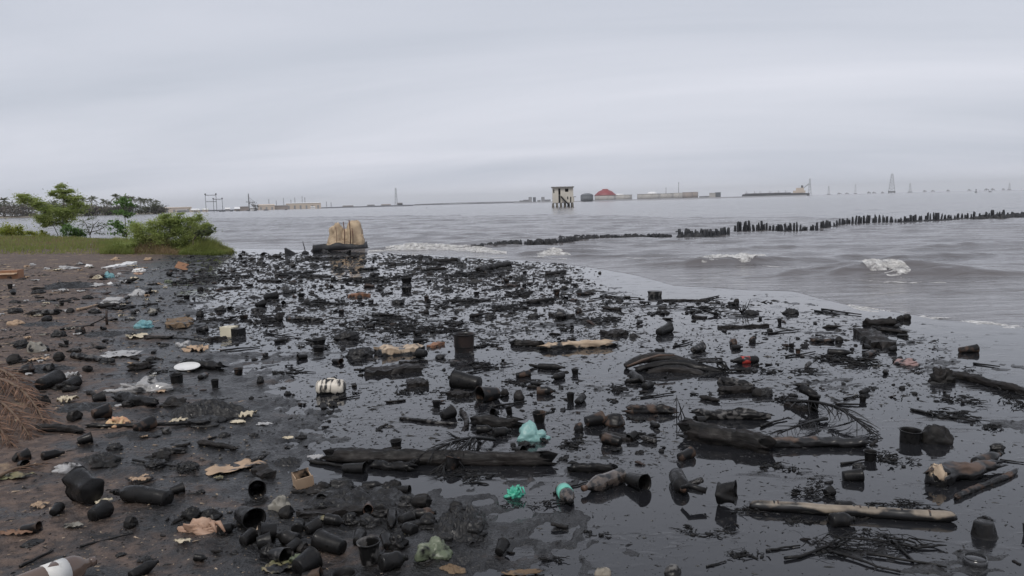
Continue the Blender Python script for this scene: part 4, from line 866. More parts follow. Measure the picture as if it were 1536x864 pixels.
plant('shrub', (55,366), [[(55,366),(54,356)],[(56,366),(62,354)]], [(52,355,7,6),(60,352,7,5),(66,355,5,4),(56,360,8,4),(48,351,4,4)], 'leaf_yellow', 600, .055, 'small yellow-green shrub left of the tall sapling', 'shrub')
plant('shrub', (191,372), [[(191,372),(191,350),(191,325),(190,300)]], [(178,340,8,6),(186,343,9,6),(182,348,7,5),(198,338,7,5),(186,318,7,3),(197,322,6,4),(176,334,5,3),(186,304,6,4),(193,300,5,4),(200,308,5,3),(204,345,8,5)], 'leaf_green', 150, .075, 'thin sapling with broad dark leaves before the green bush', 'sapling', .8, .6)
plant('bush', (262,380), [[(250,380),(252,360),(258,345)],[(262,380),(272,358),(285,345)],[(240,380),(225,360),(220,346)],[(290,378),(300,360),(306,344)]],
      [(222,343,15,9),(240,337,17,9),(258,333,18,8),(275,331,16,7),(288,338,14,8),(230,355,18,9),(250,350,20,10),(270,350,20,10),(290,354,15,9),(262,326,12,4),(302,346,9,6),(308,341,6,4),(310,352,5,3),(280,365,16,8),(215,364,16,8),(240,366,18,8),(262,368,18,7),(300,368,14,6),(318,374,10,4)], 'leaf_bright', 2600, .036, 'broad feathery green bush spilling over the tip of the spit', 'bush', .7)
plant('shrub', (303,380), [[(291,375),(292,360),(300,350),(312,345)],[(303,378),(305,366),(314,352)]], [(312,347,6,3),(318,343,5,3),(302,352,5,4),(306,362,3,2.5),(315,350,5,3),(296,350,6,4)], 'leaf_grey', 70, .06, 'sparse dark twigs reaching over the water at the spit tip', 'shrub')
def grass(name, polypx, n, h, m, label, lean=.5, wid=.012, taper=1.0):
    pl = gp(polypx); lo, hi = pl.min(0), pl.max(0); pts = []
    while len(pts) < n:
        q = rng.uniform(lo, hi, (n, 2)); q = q[inside(q[:, 0], q[:, 1], pl)]; pts += q.tolist()
    q = np.array(pts[:n]); z = ground(q[:, 0], q[:, 1]); de, _ = seg_dist(q[:, 0], q[:, 1], pl, True); hh = h*rng.uniform(.4, 1.35, n)*(1+.8*fbm(q[:, 0]*.7, q[:, 1]*.5, 0, 3, 31))*(.3+.8*sm(0, taper, de)); a = rng.uniform(0, 2*np.pi, n); l = rng.uniform(.1, lean, n)*hh; w = wid*rng.uniform(.6, 1.4, n)
    da = rng.uniform(0, 2*np.pi, n); dx, dy = np.cos(da)*l + .15*hh, np.sin(da)*l; wx, wy = np.cos(a)*w, np.sin(a)*w
    b0 = np.stack([q[:, 0]-wx, q[:, 1]-wy, z-.03], -1); b1 = np.stack([q[:, 0]+wx, q[:, 1]+wy, z-.03], -1); m0 = np.stack([q[:, 0]-wx*.8+dx*.35, q[:, 1]-wy*.8+dy*.35, z+hh*.6], -1); m1 = np.stack([q[:, 0]+wx*.8+dx*.35, q[:, 1]+wy*.8+dy*.35, z+hh*.6], -1); tp = np.stack([q[:, 0]+dx, q[:, 1]+dy, z+hh], -1)
    V = np.concatenate([b0, b1, m0, m1, tp]); F = [(i, n+i, 3*n+i, 2*n+i) for i in range(n)] + [(2*n+i, 3*n+i, 4*n+i) for i in range(n)]
    return tag(obj(name, (V, F), m, smooth=False), label, kind='stuff')
GF = [(-520,402),(-200,396),(0,391),(120,389),(210,387),(262,386),(330,383),(356,379.5),(350,376),(300,373),(230,370),(100,367),(-100,365),(-520,363)]
grass('grass', GF, 60000, .13, 'grass_green', 'green grass covering the spit on the left')
grass('dry_grass', [(-520,396),(-50,388),(120,384),(200,384),(260,384),(262,374),(200,370),(-50,368),(-520,366)], 14000, .13, 'grass_dry', 'brown dry grass among the green on the spit')
grass('dry_grass', [(196,386),(268,385.5),(272,377),(200,375)], 9000, .48, 'grass_dry', 'tall brown dry grass below the feathery bush', .9)
grass('grass', [(268,385.5),(335,382.6),(350,379),(300,376),(268,377)], 16000, .50, 'grass_green', 'tall green grass at the tip of the spit', .8)
grass('grass', [(150,388),(200,387),(204,376),(150,374)], 8000, .42, 'grass_green', 'dark green grass tuft left of the tall brown grass', .6)

# ------------------------------------------------------------------ litter
random.seed(99)
ITEMS = []                                   # (object, description, px, py)
LAND = []                                    # (px, py, name) landmarks that labels refer to
def gz(x, y): return max(float(ground(x, y)), 0.0)
def PG(px, py, up=0.0):
    z = 0.0
    for _ in range(5):
        p, t = P(px, py, z+up); z = gz(p[0], p[1])
    p, t = P(px, py, z+up); return np.array([p[0], p[1], z]), t
def reg(o, desc, px, py, cat, land=None, label=None):
    o['category'] = cat
    if label: o['label'] = label
    else: ITEMS.append((o, desc, px, py))
    if land: LAND.append((px, py, land))
    return o
def span(x0, y0, x1, y1, th):
    """two ends on the ground -> centre, yaw, length, thickness in metres"""
    a, ta = PG(x0, y0); r = th*ta*.5; a, ta = PG(x0, y0, r*.8); b, tb = PG(x1, y1, r*.8); d = b-a
    return (a+b)/2, math.atan2(d[1], d[0]), float(np.hypot(d[0], d[1])), th*(ta+tb)/2, math.atan2(d[2], float(np.hypot(d[0], d[1])))
def coat(m): return random.choices((m, 'oiled_brown', 'oiled_grey'), (64, 20, 16))[0] if m in ('oiled', 'oiled_wood', 'oiled_dull') else m
def mid(*v): return (v[0]+v[2])/2, (v[1]+v[3])/2
def place(o, c, yaw, sink=0.0, tilt=0.0): o.location = (c[0], c[1], c[2]-sink); o.rotation_euler = (0, -tilt, yaw); return o
def LOG(x0, y0, x1, y1, th, th1=None, m='oiled_wood', desc='oil-blackened log', bend=.08, land=None, label=None, name='log', amp=.24, branch=0, rag=1.0, sink=.22):
    c, yw, L_, t, tl = span(x0, y0, x1, y1, th); ra = t/2; rb = (th1 or th*.8)/th*ra; m = coat(m) if not label else m; o = empty(name, (0, 0, 0)); tr = obj('trunk' if branch else 'wood', g_log(L_, ra, rb, bend, amp, rag=rag), m, o)
    for i in range(branch): a = random.uniform(-.35, .35)*L_; obj('branch', tube([(a, 0, ra), (a+.12*L_, random.uniform(-.1, .1)*L_, ra*2.2), (a+.2*L_, random.uniform(-.15, .15)*L_, ra*1.8)], [ra*.4, ra*.3, ra*.12], 7), m, o)
    place(o, c, yw, ra*sink, tl); return reg(o, desc, *mid(x0, y0, x1, y1), 'log', land, label)
def PLANK(x0, y0, x1, y1, th, wd=2.2, m='oiled_wood', desc='oil-blackened plank', land=None, label=None, name='plank', rag=.05, tilt=0):
    c, yw, L_, t, tl = span(x0, y0, x1, y1, th); t *= .72; o = obj(name, jitter3(g_plank(L_, t*wd*1.4, t, rag), t*.35, .9/t, sd()), m, smooth=False); place(o, c, yw, t*.18, tl+tilt); return reg(o, desc, *mid(x0, y0, x1, y1), 'plank', land, label)
def STICK(x0, y0, x1, y1, th=3, m='oiled', desc='thin black stick', label=None, fork=0):
    c, yw, L_, t, tl = span(x0, y0, x1, y1, th); u = np.linspace(-.5, .5, 8); s = sd(); r = t/2
    g = tube(np.stack([u*L_, .05*L_*fbm(u*4, s, 0, 2, s), r*.8+.02*L_*np.abs(fbm(u*3, s+4, 0, 2, s))], -1), r*np.linspace(1.05, .55, 8), 7)
    if fork: g = join(g, *[tube([(q*L_, 0, r), (q*L_+.14*L_, random.choice((-1, 1))*.07*L_, r+.02*L_)], [r*.6, r*.25], 5) for q in np.linspace(-.3, .35, fork)])
    o = obj('stick', g, m); place(o, c, yw, 0, tl); return reg(o, desc, *mid(x0, y0, x1, y1), 'stick', None, label)
def BOTTLE(x0, y0, x1, y1, th, m='oiled', desc='oil-coated black bottle', style=0, band=None, land=None, label=None, tilt=0, capm='oiled', dent=.14):
    c, yw, L_, t, tl = span(x0, y0, x1, y1, th); r = t/2; L_ = max(L_, r*3.4); m = coat(m) if not label else m; o = empty('bottle', (0, 0, 0)); obj('body', g_bottle(L_, r, style, dent), m, o); obj('cap', g_cap(L_, r), capm, o)
    if band: obj('label_band', g_band(L_, r, band[1], band[2], 1.05), band[0], o)
    place(o, c, yw, r*.25, tl+tilt); return reg(o, desc, *mid(x0, y0, x1, y1), 'bottle', land, label)
def CUPL(x0, y0, x1, y1, th, m='oiled', desc='black plastic cup on its side', crush=.18, land=None, label=None, name='cup', tap=.74):
    """from the closed end to the mouth"""
    c, yw, L_, t, tl = span(x0, y0, x1, y1, th); r = t/2; L_ = max(L_, r*1.5); m = coat(m) if not label else m; o = obj(name, g_cup(L_, r, tap, True, crush), m); place(o, c, yw, r*.2, tl); return reg(o, desc, *mid(x0, y0, x1, y1), 'cup', land, label)
def CUPU(x, y, w, h, m='oiled', desc='black cup standing upright', tap=.74, crush=.1, flip=False, tilt=0, name='cup', cat='cup', land=None, label=None, handle=False):
    c, t = PG(x, y); r = w*t/2; hh = max(h*t*.95-r*.45, r*.8); m = coat(m); o = empty(name, (c[0], c[1], c[2]-.06*hh), random.uniform(0, 6)); g = g_cup(hh, r, tap, False, crush)
    if flip: g = (g[0]*np.array([1, -1, -1])+np.array([0, 0, hh]), g[1])
    obj('body', g, m, o)
    if not flip: obj('rim', lathe([(r*1.03, hh*.945), (r*1.1, hh*.95), (r*1.1, hh*1.0), (r*1.03, hh*1.005)], 20, False), m, o)
    if handle: a = np.linspace(0, math.pi, 12); obj('handle', tube(np.stack([r*1.08*np.cos(a), -.55*r*np.sin(a)-r*.5*np.sin(a), hh*.9-.55*hh*np.sin(a)], -1), .03*r, 6), m, o)
    o.rotation_euler = (random.uniform(-.05, .05)+tilt, random.uniform(-.06, .06), random.uniform(0, 6)); return reg(o, desc, x, y-h/2, cat, land, label)
def LUMP(x, y, w, h, m='tar', desc='lump of tar-covered debris', kind='lump', amp=.4, f=1.8, dep=.9, land=None, label=None, cat='lump'):
    c, t = PG(x, y); o = obj(kind, g_lump(w*t, w*t*dep, h*t*.80, amp*1.4, 34, 20, f), m, None, (c[0], c[1]+w*t*.2, c[2]-.08*h*t), (0, 0, random.uniform(-.4, .4))); return reg(o, desc, x, y-h/2, cat, land, label)
def HUSK(x, y, w, h, m='oiled_dull', desc='oil-black coconut husk', yaw=None, land=None, label=None):
    w *= .86; h *= .82; m = coat(m); c, t = PG(x, y); o = obj('coconut_husk', g_husk(w*t, w*t*.85, h*t), m, None, (c[0], c[1]+w*t*.2, c[2]-.1*h*t), (0, 0, random.uniform(-.6, .6) if yaw is None else yaw)); return reg(o, desc, x, y-h/2, 'coconut husk', land, label)
def BAG(x, y, w, h, m, desc, amp=.5, f=2.3, dep=.8, land=None, label=None, name='plastic_bag', cat='bag', yaw=0, knot=False):
    c, t = PG(x, y); hm = h*t*.85; o = empty(name, (c[0], c[1]+w*t*dep*.35, c[2]-.06*hm), yaw); obj('film', g_bag(w*t, w*t*dep, hm, amp, f, 40, 22), m, o)
    if knot: obj('handle', join(*[tube([(a*w*t*.3, -.1*w*t, hm*.75), (a*w*t*.42, -.2*w*t, hm*.9), (a*w*t*.55, -.3*w*t, hm*.35)], [.03*w*t, .05*w*t, .02*w*t], 6) for a in (.7, 1)]), m, o)
    return reg(o, desc, x, y-h/2, cat, land, label)
def SHEET(x, y, w, h, m, desc, hm=.25, land=None, label=None, name='scrap', cat='scrap', yaw=0, f=2.2):
    """y is the middle of the piece; h its extent on screen, mostly ground depth"""
    a, t = PG(x, y+h/2); b, _ = PG(x, y-h/2); d = min(abs(b[1]-a[1]), w*t*1.1); c, t = PG(x, y+h*.1); o = obj(name, g_sheet(w*t, max(d*.75, w*t*.3), h*t*hm, f=f), m, None, (c[0], c[1], c[2]+.004), (0, 0, yaw)); return reg(o, desc, x, y, cat, land, label)
def HEAP(x, y, w, h, hm=.5, m='tar', desc='mound of tar-soaked rubbish', f=3.0, land=None, label=None, name='tar_heap', cat='heap'):
    a, t = PG(x, y+h*.4); b, _ = PG(x, y-h*.3); d = abs(b[1]-a[1]); c = (a+b)/2; o = obj(name, g_heap(w*t, max(d, w*t*.5), h*t*hm, 44, f), m, None, (c[0], c[1], gz(c[0], c[1])-.01)); return reg(o, desc, x, y, cat, land, label)
def TANGLE(x, y, w, h, n=46, r=.95, m='oiled', desc='raft of black twigs', label=None, hm=.3, yaw=0, land=None):
    a, t = PG(x, y+h*.45); b, _ = PG(x, y-h*.45); d = abs(b[1]-a[1]); c = (a+b)/2; o = obj('twig_raft', g_tangle(w*t, max(d, .08), min(h*t*hm, .05)+.005, n, r*t), m, None, (c[0], c[1], gz(c[0], c[1])-.002), (0, 0, yaw)); o['kind'] = 'stuff'; return reg(o, desc, x, y, 'twigs', land, label)
def LEAFLET():
    V = []; F = []
    for i in range(7):
        u = i/6; w = .055*math.sin(math.pi*(.12+.86*u))**.7; z = .06*math.sin(u*3)-.16*u*u
        V += [(u, -w, z), (u, 0, z+.03*(1-u)), (u, w, z)]
    for i in range(6): F += [(i*3, i*3+1, i*3+4, i*3+3), (i*3+1, i*3+2, i*3+5, i*3+4)]
    return np.array(V), F
LFM = {}
def FROND(x0, y0, x1, y1, leaf_px, m, ms, desc, n=30, arch=.12, droop=.5, land=None, label=None, sides=(-1, 1), ang=1.0, stem_px=6):
    a, ta = PG(x0, y0); b, tb = PG(x1, y1); o = empty('palm_frond', (a[0], a[1], a[2])); d = b-a; L_ = np.hypot(d[0], d[1]); yw = math.atan2(d[1], d[0]); o.rotation_euler = (0, -math.atan2(d[2], L_), yw)
    u = np.linspace(0, 1, 12); c = np.stack([u*L_, .06*L_*np.sin(u*3), .02+arch*L_*np.sin(u*math.pi)], -1); obj('stem', tube(c, np.linspace(1, .3, 12)*stem_px*.5*ta, 7), ms, o)
    ml = [m, 'frond_dark'] if m == 'frond_dry' else [m]
    for q_ in ml:
        if q_ not in LFM: LFM[q_] = mesh('leaflet', *LEAFLET()); LFM[q_].materials.append(MATS[q_])
    for i in range(n):
        t = .08+.92*i/(n-1); q = [np.interp(t, u, c[:, k]) for k in range(3)]
        for sg in sides:
            l = obj('leaflet', LFM[random.choice(ml)], m, o, q); s = leaf_px*ta*random.uniform(.7, 1.25)*(1-.45*abs(t-.4)); l.scale = (s*random.uniform(.6, 1.2), s*random.uniform(.18, .5), s*random.uniform(.3, 1.6)); l.rotation_euler = (random.uniform(-1.2, 1.2), random.uniform(-.1, .4)*droop*1.6, sg*(ang+random.uniform(-.5, .4)))
    return reg(o, desc, *mid(x0, y0, x1, y1), 'palm frond', land, label)

# ---- the things that stand out
c, t = PG(695.5, 528); r = 15.5*t; hh = 29*t; o = empty('bucket', (c[0], c[1]+r*.5, -.015)); obj('body', g_cup(hh, r, .92, False, .03, seg=28), 'rusty_bucket', o); obj('rim', lathe([(r*1.02, hh*.955), (r*1.1, hh*.96), (r*1.1, hh*1.0), (r*1.02, hh*1.01)], 28, False), 'oiled', o); obj('hoop', lathe([(r*.95, hh*.3), (r*.985, hh*.3), (r*.985, hh*.34), (r*.96, hh*.34)], 28, False), 'oiled', o); o.rotation_euler = (.02, .03, 0)
reg(o, '', 695, 512, 'bucket', 'the tall black bucket', 'tall black rust-streaked bucket standing upright in the oil')
c, yw, L_, tt_, _ = span(476, 580, 519, 579, 24); r = tt_/2; o = empty('jerry_jug', (0, 0, 0))
obj('body', lay(rough_up(lathe([(.001, 0), (r*.8, 0), (r*.97, L_*.05), (r, L_*.12), (r*.97, L_*.2), (r, L_*.26), (r*.97, L_*.5), (r, L_*.56), (r, L_*.82), (r*.95, L_*.9), (r*.7, L_*.97), (.001, L_*1.0)], 26), .004, 12, 4), L_, r), 'white_drip', o); obj('cap', lay(lathe([(r*.22, -L_*.06), (r*.22, 0), (.001, 0.0)], 12), L_, r), 'oiled', o); obj('handle', tube([(-L_*.2, 0, r*1.95), (-L_*.12, 0, r*2.12), (L_*.08, 0, r*2.12), (L_*.16, 0, r*1.95)], r*.1, 7), 'white_drip', o)
place(o, c, yw, r*.3); reg(o, '', 497, 578, 'jug', 'the white jug', 'white plastic jug streaked with black oil, lying on its side')
LOG(822, 520, 911, 514, 14, 12, 'pale_wood', label='split pale timber with bright broken top right of the bucket', land='the split pale timber', amp=.22, sink=.35, name='timber', rag=1.6)
PLANK(568, 526, 634, 519, 15, 2.6, 'pale_wood', label='pale flat slab of wood with shaded right end left of the bucket', land='the pale wood slab', name='wood_slab', rag=.08)
PLANK(645, 519, 661, 514, 7, 1.6, 'orange_wood', label='small reddish wood chip right of the pale wood slab', name='wood_chip')
BAG(801, 661, 52, 34, 'teal_film', '', .5, 2.4, .8, 'the teal bag', 'bright teal plastic bag slumped in the oil')
BAG(771, 747, 32, 22, 'green_net', '', .85, 4.2, .8, 'the green net bag', 'torn bright green net bag beside the teal-banded bottle', knot=True)
BOTTLE(843, 731, 857, 752, 23, 'bottle_smear', '', 0, ('teal_label', .18, .46), 'the teal-banded bottle', 'upturned bottle with teal band and black neck pointing at viewer', capm='oiled')
BOTTLE(934, 712, 874, 732, 25, 'bottle_smear', '', 0, None, 'the smeared clear bottle', 'oil-smeared clear bottle with cap lying right of the teal-banded bottle', capm='cup_brown')
BOTTLE(1137, 539, 1096, 541, 12, 'oiled', '', 0, ('red_label', .32, .62), 'the red-labelled bottle', 'black bottle with a bright red label floating in the slick')
LOG(1126, 757, 1432, 776, 17, 17, 'bamboo', label='long pale bamboo pole with ringed joints and oil-black right end', bend=.012, amp=.05, land='the bamboo pole', name='bamboo_pole', rag=.25, sink=.1)
c, yw, L_, tt_, tl = span(1126, 757, 1432, 776, 17)
bp = [o for o in bpy.data.objects if o.name.startswith('bamboo_pole')][0]
for q in (-.38, -.36, -.27, -.12, .02, .05, .09, .13, .25, .38): obj('joint_ring', lay(lathe([(tt_*.40, -.007), (tt_*.56, -.004), (tt_*.56, .004), (tt_*.40, .007)], 16), 0, tt_*.45), 'brown_wood', bp, (q*L_, .006*L_*math.sin((q+.5)*3.4), 0))
LOG(1300, 665, 1148, 663, 15, 18, 'brown_wood', label='brown bare log lying behind the bamboo pole, left end joined to blackened root', land='the brown log', bend=.05, amp=.2)
LOG(1150, 668, 1034, 645, 27, 30, 'oiled_wood', label='thick black root end at the left of the brown log', name='root', bend=.05, amp=.25)
LOG(497, 680, 819, 689, 25, 22, 'oiled_wood', label='longest black log lying across the slick in front of the teal bag', land='the longest black log', bend=.03, amp=.2)
LOG(1404, 713, 1498, 697, 31, 14, 'brown_wood', label='bone-shaped driftwood with knobby pale left end near the right edge', land='the bone-shaped driftwood', name='driftwood', amp=.25, bend=.02)
_d = [o for o in bpy.data.objects if o.name.startswith('driftwood')][0]; _c, _y, _L, _t, _ = span(1404, 713, 1498, 697, 31); obj('broken_end', g_lump(_t*.75, _t*1.25, _t*1.15, .35, 26, 16), 'pale_wood', _d, (-_L*.5, 0, 0))
LOG(1432, 560, 1560, 592, 13, 12, label='long black log leaving the frame at the right edge', land='the log at the right edge', bend=.02, branch=0)
LUMP(1417, 573, 44, 30, 'oiled_wood', kind='stump', label='knobbly black root stump on the left end of the right-edge log', cat='stump', amp=.6, f=2.2)
CUPU(1365, 662, 30, 27, 'oiled', '', .95, .06, land='the round black tub', label='round black tub with wide ringed mouth beside a black block', name='tub', cat='tub')
LUMP(1408, 664, 50, 36, 'oiled_dull', kind='block', label='squarish black block right of the round tub', cat='block', amp=.25, f=1.2)
CUPU(1476, 803, 36, 32, 'oiled', '', .72, .08, flip=True, land='the upturned pot', label='upturned black plant pot near the lower right corner', name='plant_pot', cat='pot')
c, t = PG(1473, 852); o = empty('tin', (c[0], c[1]+.05, c[2]-.01)); obj('body', lathe([(.001, 0), (16*t, 0), (17*t, 3*t), (17*t, 9*t), (15*t, 12*t), (.001, 12.5*t)], 26), 'tin', o); obj('lid_ring', lathe([(14.5*t, 11.5*t), (15.6*t, 11.6*t), (15.6*t, 13.2*t), (14.5*t, 13.3*t)], 26, False), 'tin', o); reg(o, '', 1473, 845, 'tin', None, 'flat round shiny tin below the upturned pot')
# fan of frond over the longest log, and fronds at the brown log
FROND(742, 664, 618, 700, 46, 'oiled', 'oiled', '', 26, .12, .7, label='oil-black palm frond fanned over the longest black log', ang=.45)
FROND(720, 660, 660, 708, 44, 'oiled', 'oiled', '', 20, .1, .7, label='second black frond crossing the longest log in front of the teal bag', ang=.5)
FROND(1180, 606, 1305, 655, 46, 'oiled', 'oiled', '', 30, .08, .7, label='black palm frond hanging over the brown log', ang=.5)
FROND(1240, 632, 1165, 655, 40, 'oiled', 'oiled', '', 18, .05, .7, label='short black frond at the left part of the brown log', ang=.5)
CUPU(675, 703, 22, 26, 'oiled', '', .78, .08, tilt=.35, label='tilted ribbed cup stuck under the frond on the longest log')
for lb, q in (('upper dried brown palm frond heaped at the left edge', (-60,556,62,606)), ('middle dried brown palm frond heaped at the left edge', (-60,572,78,634)), ('lower dried brown palm frond heaped at the left edge', (-80,596,56,656)), ('lowest dried palm frond, half buried at the left edge', (-80,622,30,668))):
    FROND(q[0]-18, q[1]+4, q[2]-16, q[3]+2, 38, 'frond_dry', 'frond_stem', '', 110, .06, 1.0, label=lb, ang=.42, land='the dried fronds' if 'middle' in lb else None, stem_px=7)
FROND(-10, 724, 66, 700, 30, 'frond_dry', 'frond_stem', '', 14, .05, .5, label='small tan frond tip left of the crumpled white bag', ang=.3)
BAG(98, 710, 46, 19, 'white_film', '', .5, 2.6, .55, 'the crumpled white bag', 'crumpled white bag among black litter below the dried fronds')
BAG(296, 803, 76, 26, 'peach_film', '', .95, 2.9, .5, 'the peach bag', 'peach-coloured crumpled bag lying on the mud', yaw=.1, knot=True)
BOTTLE(252, 746, 172, 737, 27, 'oiled', '', 1, None, None, 'large fat black bottle lying beside the crumpled black tub', dent=.3)
CUPL(140, 742, 116, 734, 40, 'oiled', crush=.6, land='the crumpled black tub', label='large crumpled black tub left of the fat black bottle', name='crushed_tub', tap=.85)
CUPL(138, 772, 160, 764, 27, label='black cup lying with paper on it, below the crumpled tub')
SHEET(150, 753, 30, 8, 'cream_paper', '', .4, label='tan paper strip on the black cup below the crumpled tub', name='paper')
HUSK(195, 791, 27, 20, label='round black pot-like husk left of the peach bag')
LUMP(286, 778, 34, 22, 'oiled', label='left black lump behind the peach bag'); LUMP(312, 778, 38, 18, 'oiled', label='right black lump behind the peach bag')
CUPL(362, 765, 382, 778, 32, land='the fat black cup', label='fat black cup on its side right of the peach bag, mouth to the right')
SHEET(352, 702, 78, 22, 'cardboard', '', .3, land='the torn cardboard', label='torn tan sheet of cardboard right of the black weed', name='cardboard', cat='cardboard', yaw=.35, f=.8)
BOTTLE(20, 886, 142, 840, 40, 'bottle_clear', '', 1, ('white_label', .35, .62), 'the clear bottle', 'clear brownish bottle with white label at the lower left edge', capm='bottle_clear')
BAG(417, 767, 36, 28, 'dirty_bag', '', .45, 1.8, .7, 'the dirty white bag', 'dirty white balled bag left of the black rag pile')
c, t = PG(454, 732); o = empty('carton', (c[0], c[1]+.03, c[2]-.005), .5); w = 13*t; obj('side', join(box(-w, w, -w, -w+.004, 0, 22*t), box(-w, -w+.004, -w+.005, w-.005, 0, 24*t), box(w-.004, w, -w+.005, w-.005, 0, 17*t), box(-w, w, w-.004, w, 0, 23*t)), 'cardboard', o, smooth=False); obj('bottom', box(-w+.005, w-.005, -w+.005, w-.005, .002, .006), 'cup_brown', o, smooth=False); o.rotation_euler = (.15, -.12, .5); reg(o, '', 454, 720, 'carton', 'the open carton', 'small open tan carton standing above the black rag pile')
CUPU(555, 842, 33, 44, 'oiled', '', .8, .05, land='the upright cup', label='black upright cup with brown inside at the bottom edge'); o = bpy.data.objects['cup.001'] if False else None
CUPL(512, 818, 475, 808, 32, land=None, label='black cup on its side left of the upright cup', crush=.1)
CUPL(448, 848, 474, 836, 36, label='black cup with mouth to the right, among green leaves at the bottom', crush=.1)
CUPU(517, 872, 36, 22, label='black cup rim at the bottom edge below the upright cup'); HUSK(453, 828, 26, 16, label='round black husk above the cup among green leaves')
CUPL(412, 796, 388, 800, 30, label='black cup lying left of the rag pile, mouth to the left'); LUMP(404, 836, 36, 28, 'oiled', label='crumpled black lump below the left-facing cup')
SHEET(424, 852, 50, 18, 'leaf_tan', '', .4, label='tangle of tan and green leaves at the bottom edge', name='leaf_litter', cat='leaves'); SHEET(446, 846, 22, 30, 'green_bag', '', .5, label='pale green leaf leaning on a black cup at the bottom', name='leaf', cat='leaf')
BAG(650, 838, 58, 30, 'green_bag', '', .6, 2.2, .7, 'the greenish bag', 'greenish clear bag of weed at the bottom edge')
HEAP(674, 853, 56, 22, .6, 'fibre_brown', '', label='brown fibrous clump below the greenish bag', name='fibre_clump', cat='fibre')
BAG(905, 866, 26, 16, 'stone_pale', '', .3, 1.5, .9, name='stone', cat='stone', label='pale stained stone at the bottom edge'); LUMP(1012, 868, 34, 28, 'oiled', label='black crumpled husk at the bottom edge right of centre', ridge=False) if False else HUSK(1012, 868, 34, 26, label='black crumpled husk at the bottom edge right of centre')
BAG(112, 589, 0.1, .1, 'white_film', '') if False else None
BAG(210, 588, 92, 22, 'clear_film', '', .6, 2.6, .5, 'the clear sheet bag', 'large grey clear plastic bag spread on the mud', yaw=-.1)
LOG(175, 594, 232, 603, 17, 15, 'oiled', label='black log right in front of the grey clear bag')
c, t = PG(277.5, 556); o = obj('plate', lathe([(.001, .004), (14*t, .004), (18.5*t, .022), (18.8*t, .024), (18.2*t, .03), (13.5*t, .012), (.001, .011)], 30), 'white_plastic', None, (c[0], c[1]+.06, c[2]+.01), (.12, .05, 0)); reg(o, '', 277, 551, 'plate', 'the white plate', 'white foam plate lying on the wet mud')
LOG(279, 545, 332, 548, 13, 12, 'oiled', label='black log behind the white plate'); CUPU(266, 575, 18, 20, 'oiled', '', .9, .06, label='black can standing in front of the white plate', name='can', cat='can')
c, t = PG(346, 505); w = 15*t; o = empty('foam_box', (c[0], c[1]+w*.6, c[2]-.01), -.25); obj('body', jitter3(box(-w, w*.3, -w*.7, w*.7, 0, 15*t), .008, 30, 2), 'foam_block', o, smooth=False); obj('broken_side', jitter3(box(w*.305, w*1.1, -w*.7, w*.6, 0, 13*t), .01, 30, 5), 'oiled', o, smooth=False); reg(o, '', 346, 497, 'box', 'the cream foam block', 'cream foam block half black with oil standing in the slick')
PLANK(312, 507, 340, 506, 6, 2, label='black slab under the left side of the cream foam block')
BAG(213, 492, 28, 15, 'blue_film', '', .6, 2.5, .7, 'the blue bag', 'small blue-green plastic bag on the mud')
BAG(51, 529, 32, 22, 'dirty_bag', '', .4, 1.6, .7, 'the grey sack', 'greyish plastic sack among black stones at left')
BAG(165, 455, 36, 12, 'white_film', '', .55, 2.6, .6, 'the pair of white bags', 'crumpled white bag behind the tan stick'); STICK(114, 465, 148, 457, 4, 'cardboard', label='tan stick lying in front of crumpled white bags'); LOG(148, 459, 174, 458, 8, label='short black log at the end of the tan stick')
c, t = PG(160.5, 486); o = obj('stake', rough_up(tube([(0, 0, -.05), (0, 0, 11*t), (.01, 0, 22*t)], [2*t, 1.9*t, 1.7*t], 8), .004, 20, 3), 'debris_rust', None, c); reg(o, '', 160, 475, 'stake', 'the upright stake', 'short dark stake standing upright in the mud')
a_, ta = PG(136, 489); o = obj('stick', tube([(0, 0, .02), (12*ta, 0, 7*ta), (24*ta, 0, 13*ta)], 1.0*ta, 6), 'oiled', None, a_); reg(o, '', 147, 482, 'stick', None, 'thin black stick leaning against the upright stake')
BAG(274, 521, 30, 12, 'white_film', '', .7, 3, .5, None, 'ragged white bag behind the brown paper wrapper'); SHEET(299, 525, 40, 10, 'cardboard', '', .7, label='folded brown paper wrapper behind the black log and white plate', name='paper'); SHEET(203, 505, 28, 7, 'cream_paper', '', .6, label='tan scrap below the blue bag', name='paper')
LOG(218, 507, 256, 506, 5, label='thin black log right of the tan scrap')
SHEET(180, 532, 56, 12, 'white_film', '', .35, label='torn strip of white film above the grey clear bag', name='film_scrap', yaw=.2)
SHEET(102, 602, 27, 20, 'cream_paper', '', .5, land='the cream paper', label='folded cream paper beside the dried fronds', name='paper', yaw=.3); BAG(172, 641, 34, 20, 'print_paper', '', .5, 2.4, .7, 'the printed packet', 'crumpled yellow and red printed packet', name='packet', cat='packet')
SHEET(268, 632, 24, 9, 'cream_paper', '', .5, label='small cream scrap at the left end of the tar mound', name='paper', yaw=.4); SHEET(371, 625, 22, 14, 'cream_paper', '', .6, label='upper cream scrap at the right end of the tar mound', name='paper'); SHEET(357, 634, 22, 6, 'cream_paper', '', .4, label='lower cream scrap at the right end of the tar mound', name='paper')
SHEET(107, 565, 24, 13, 'white_film', '', .6, label='white torn film between black stones above the cream paper', name='film_scrap')
HEAP(306, 620, 145, 44, .62, label='broad mound of tar and weed left of the open slick', land='the tar mound', f=3.6); LOG(130, 640, 350, 628, 6, 5, 'oiled', label='thin black pole along the front of the tar mound')
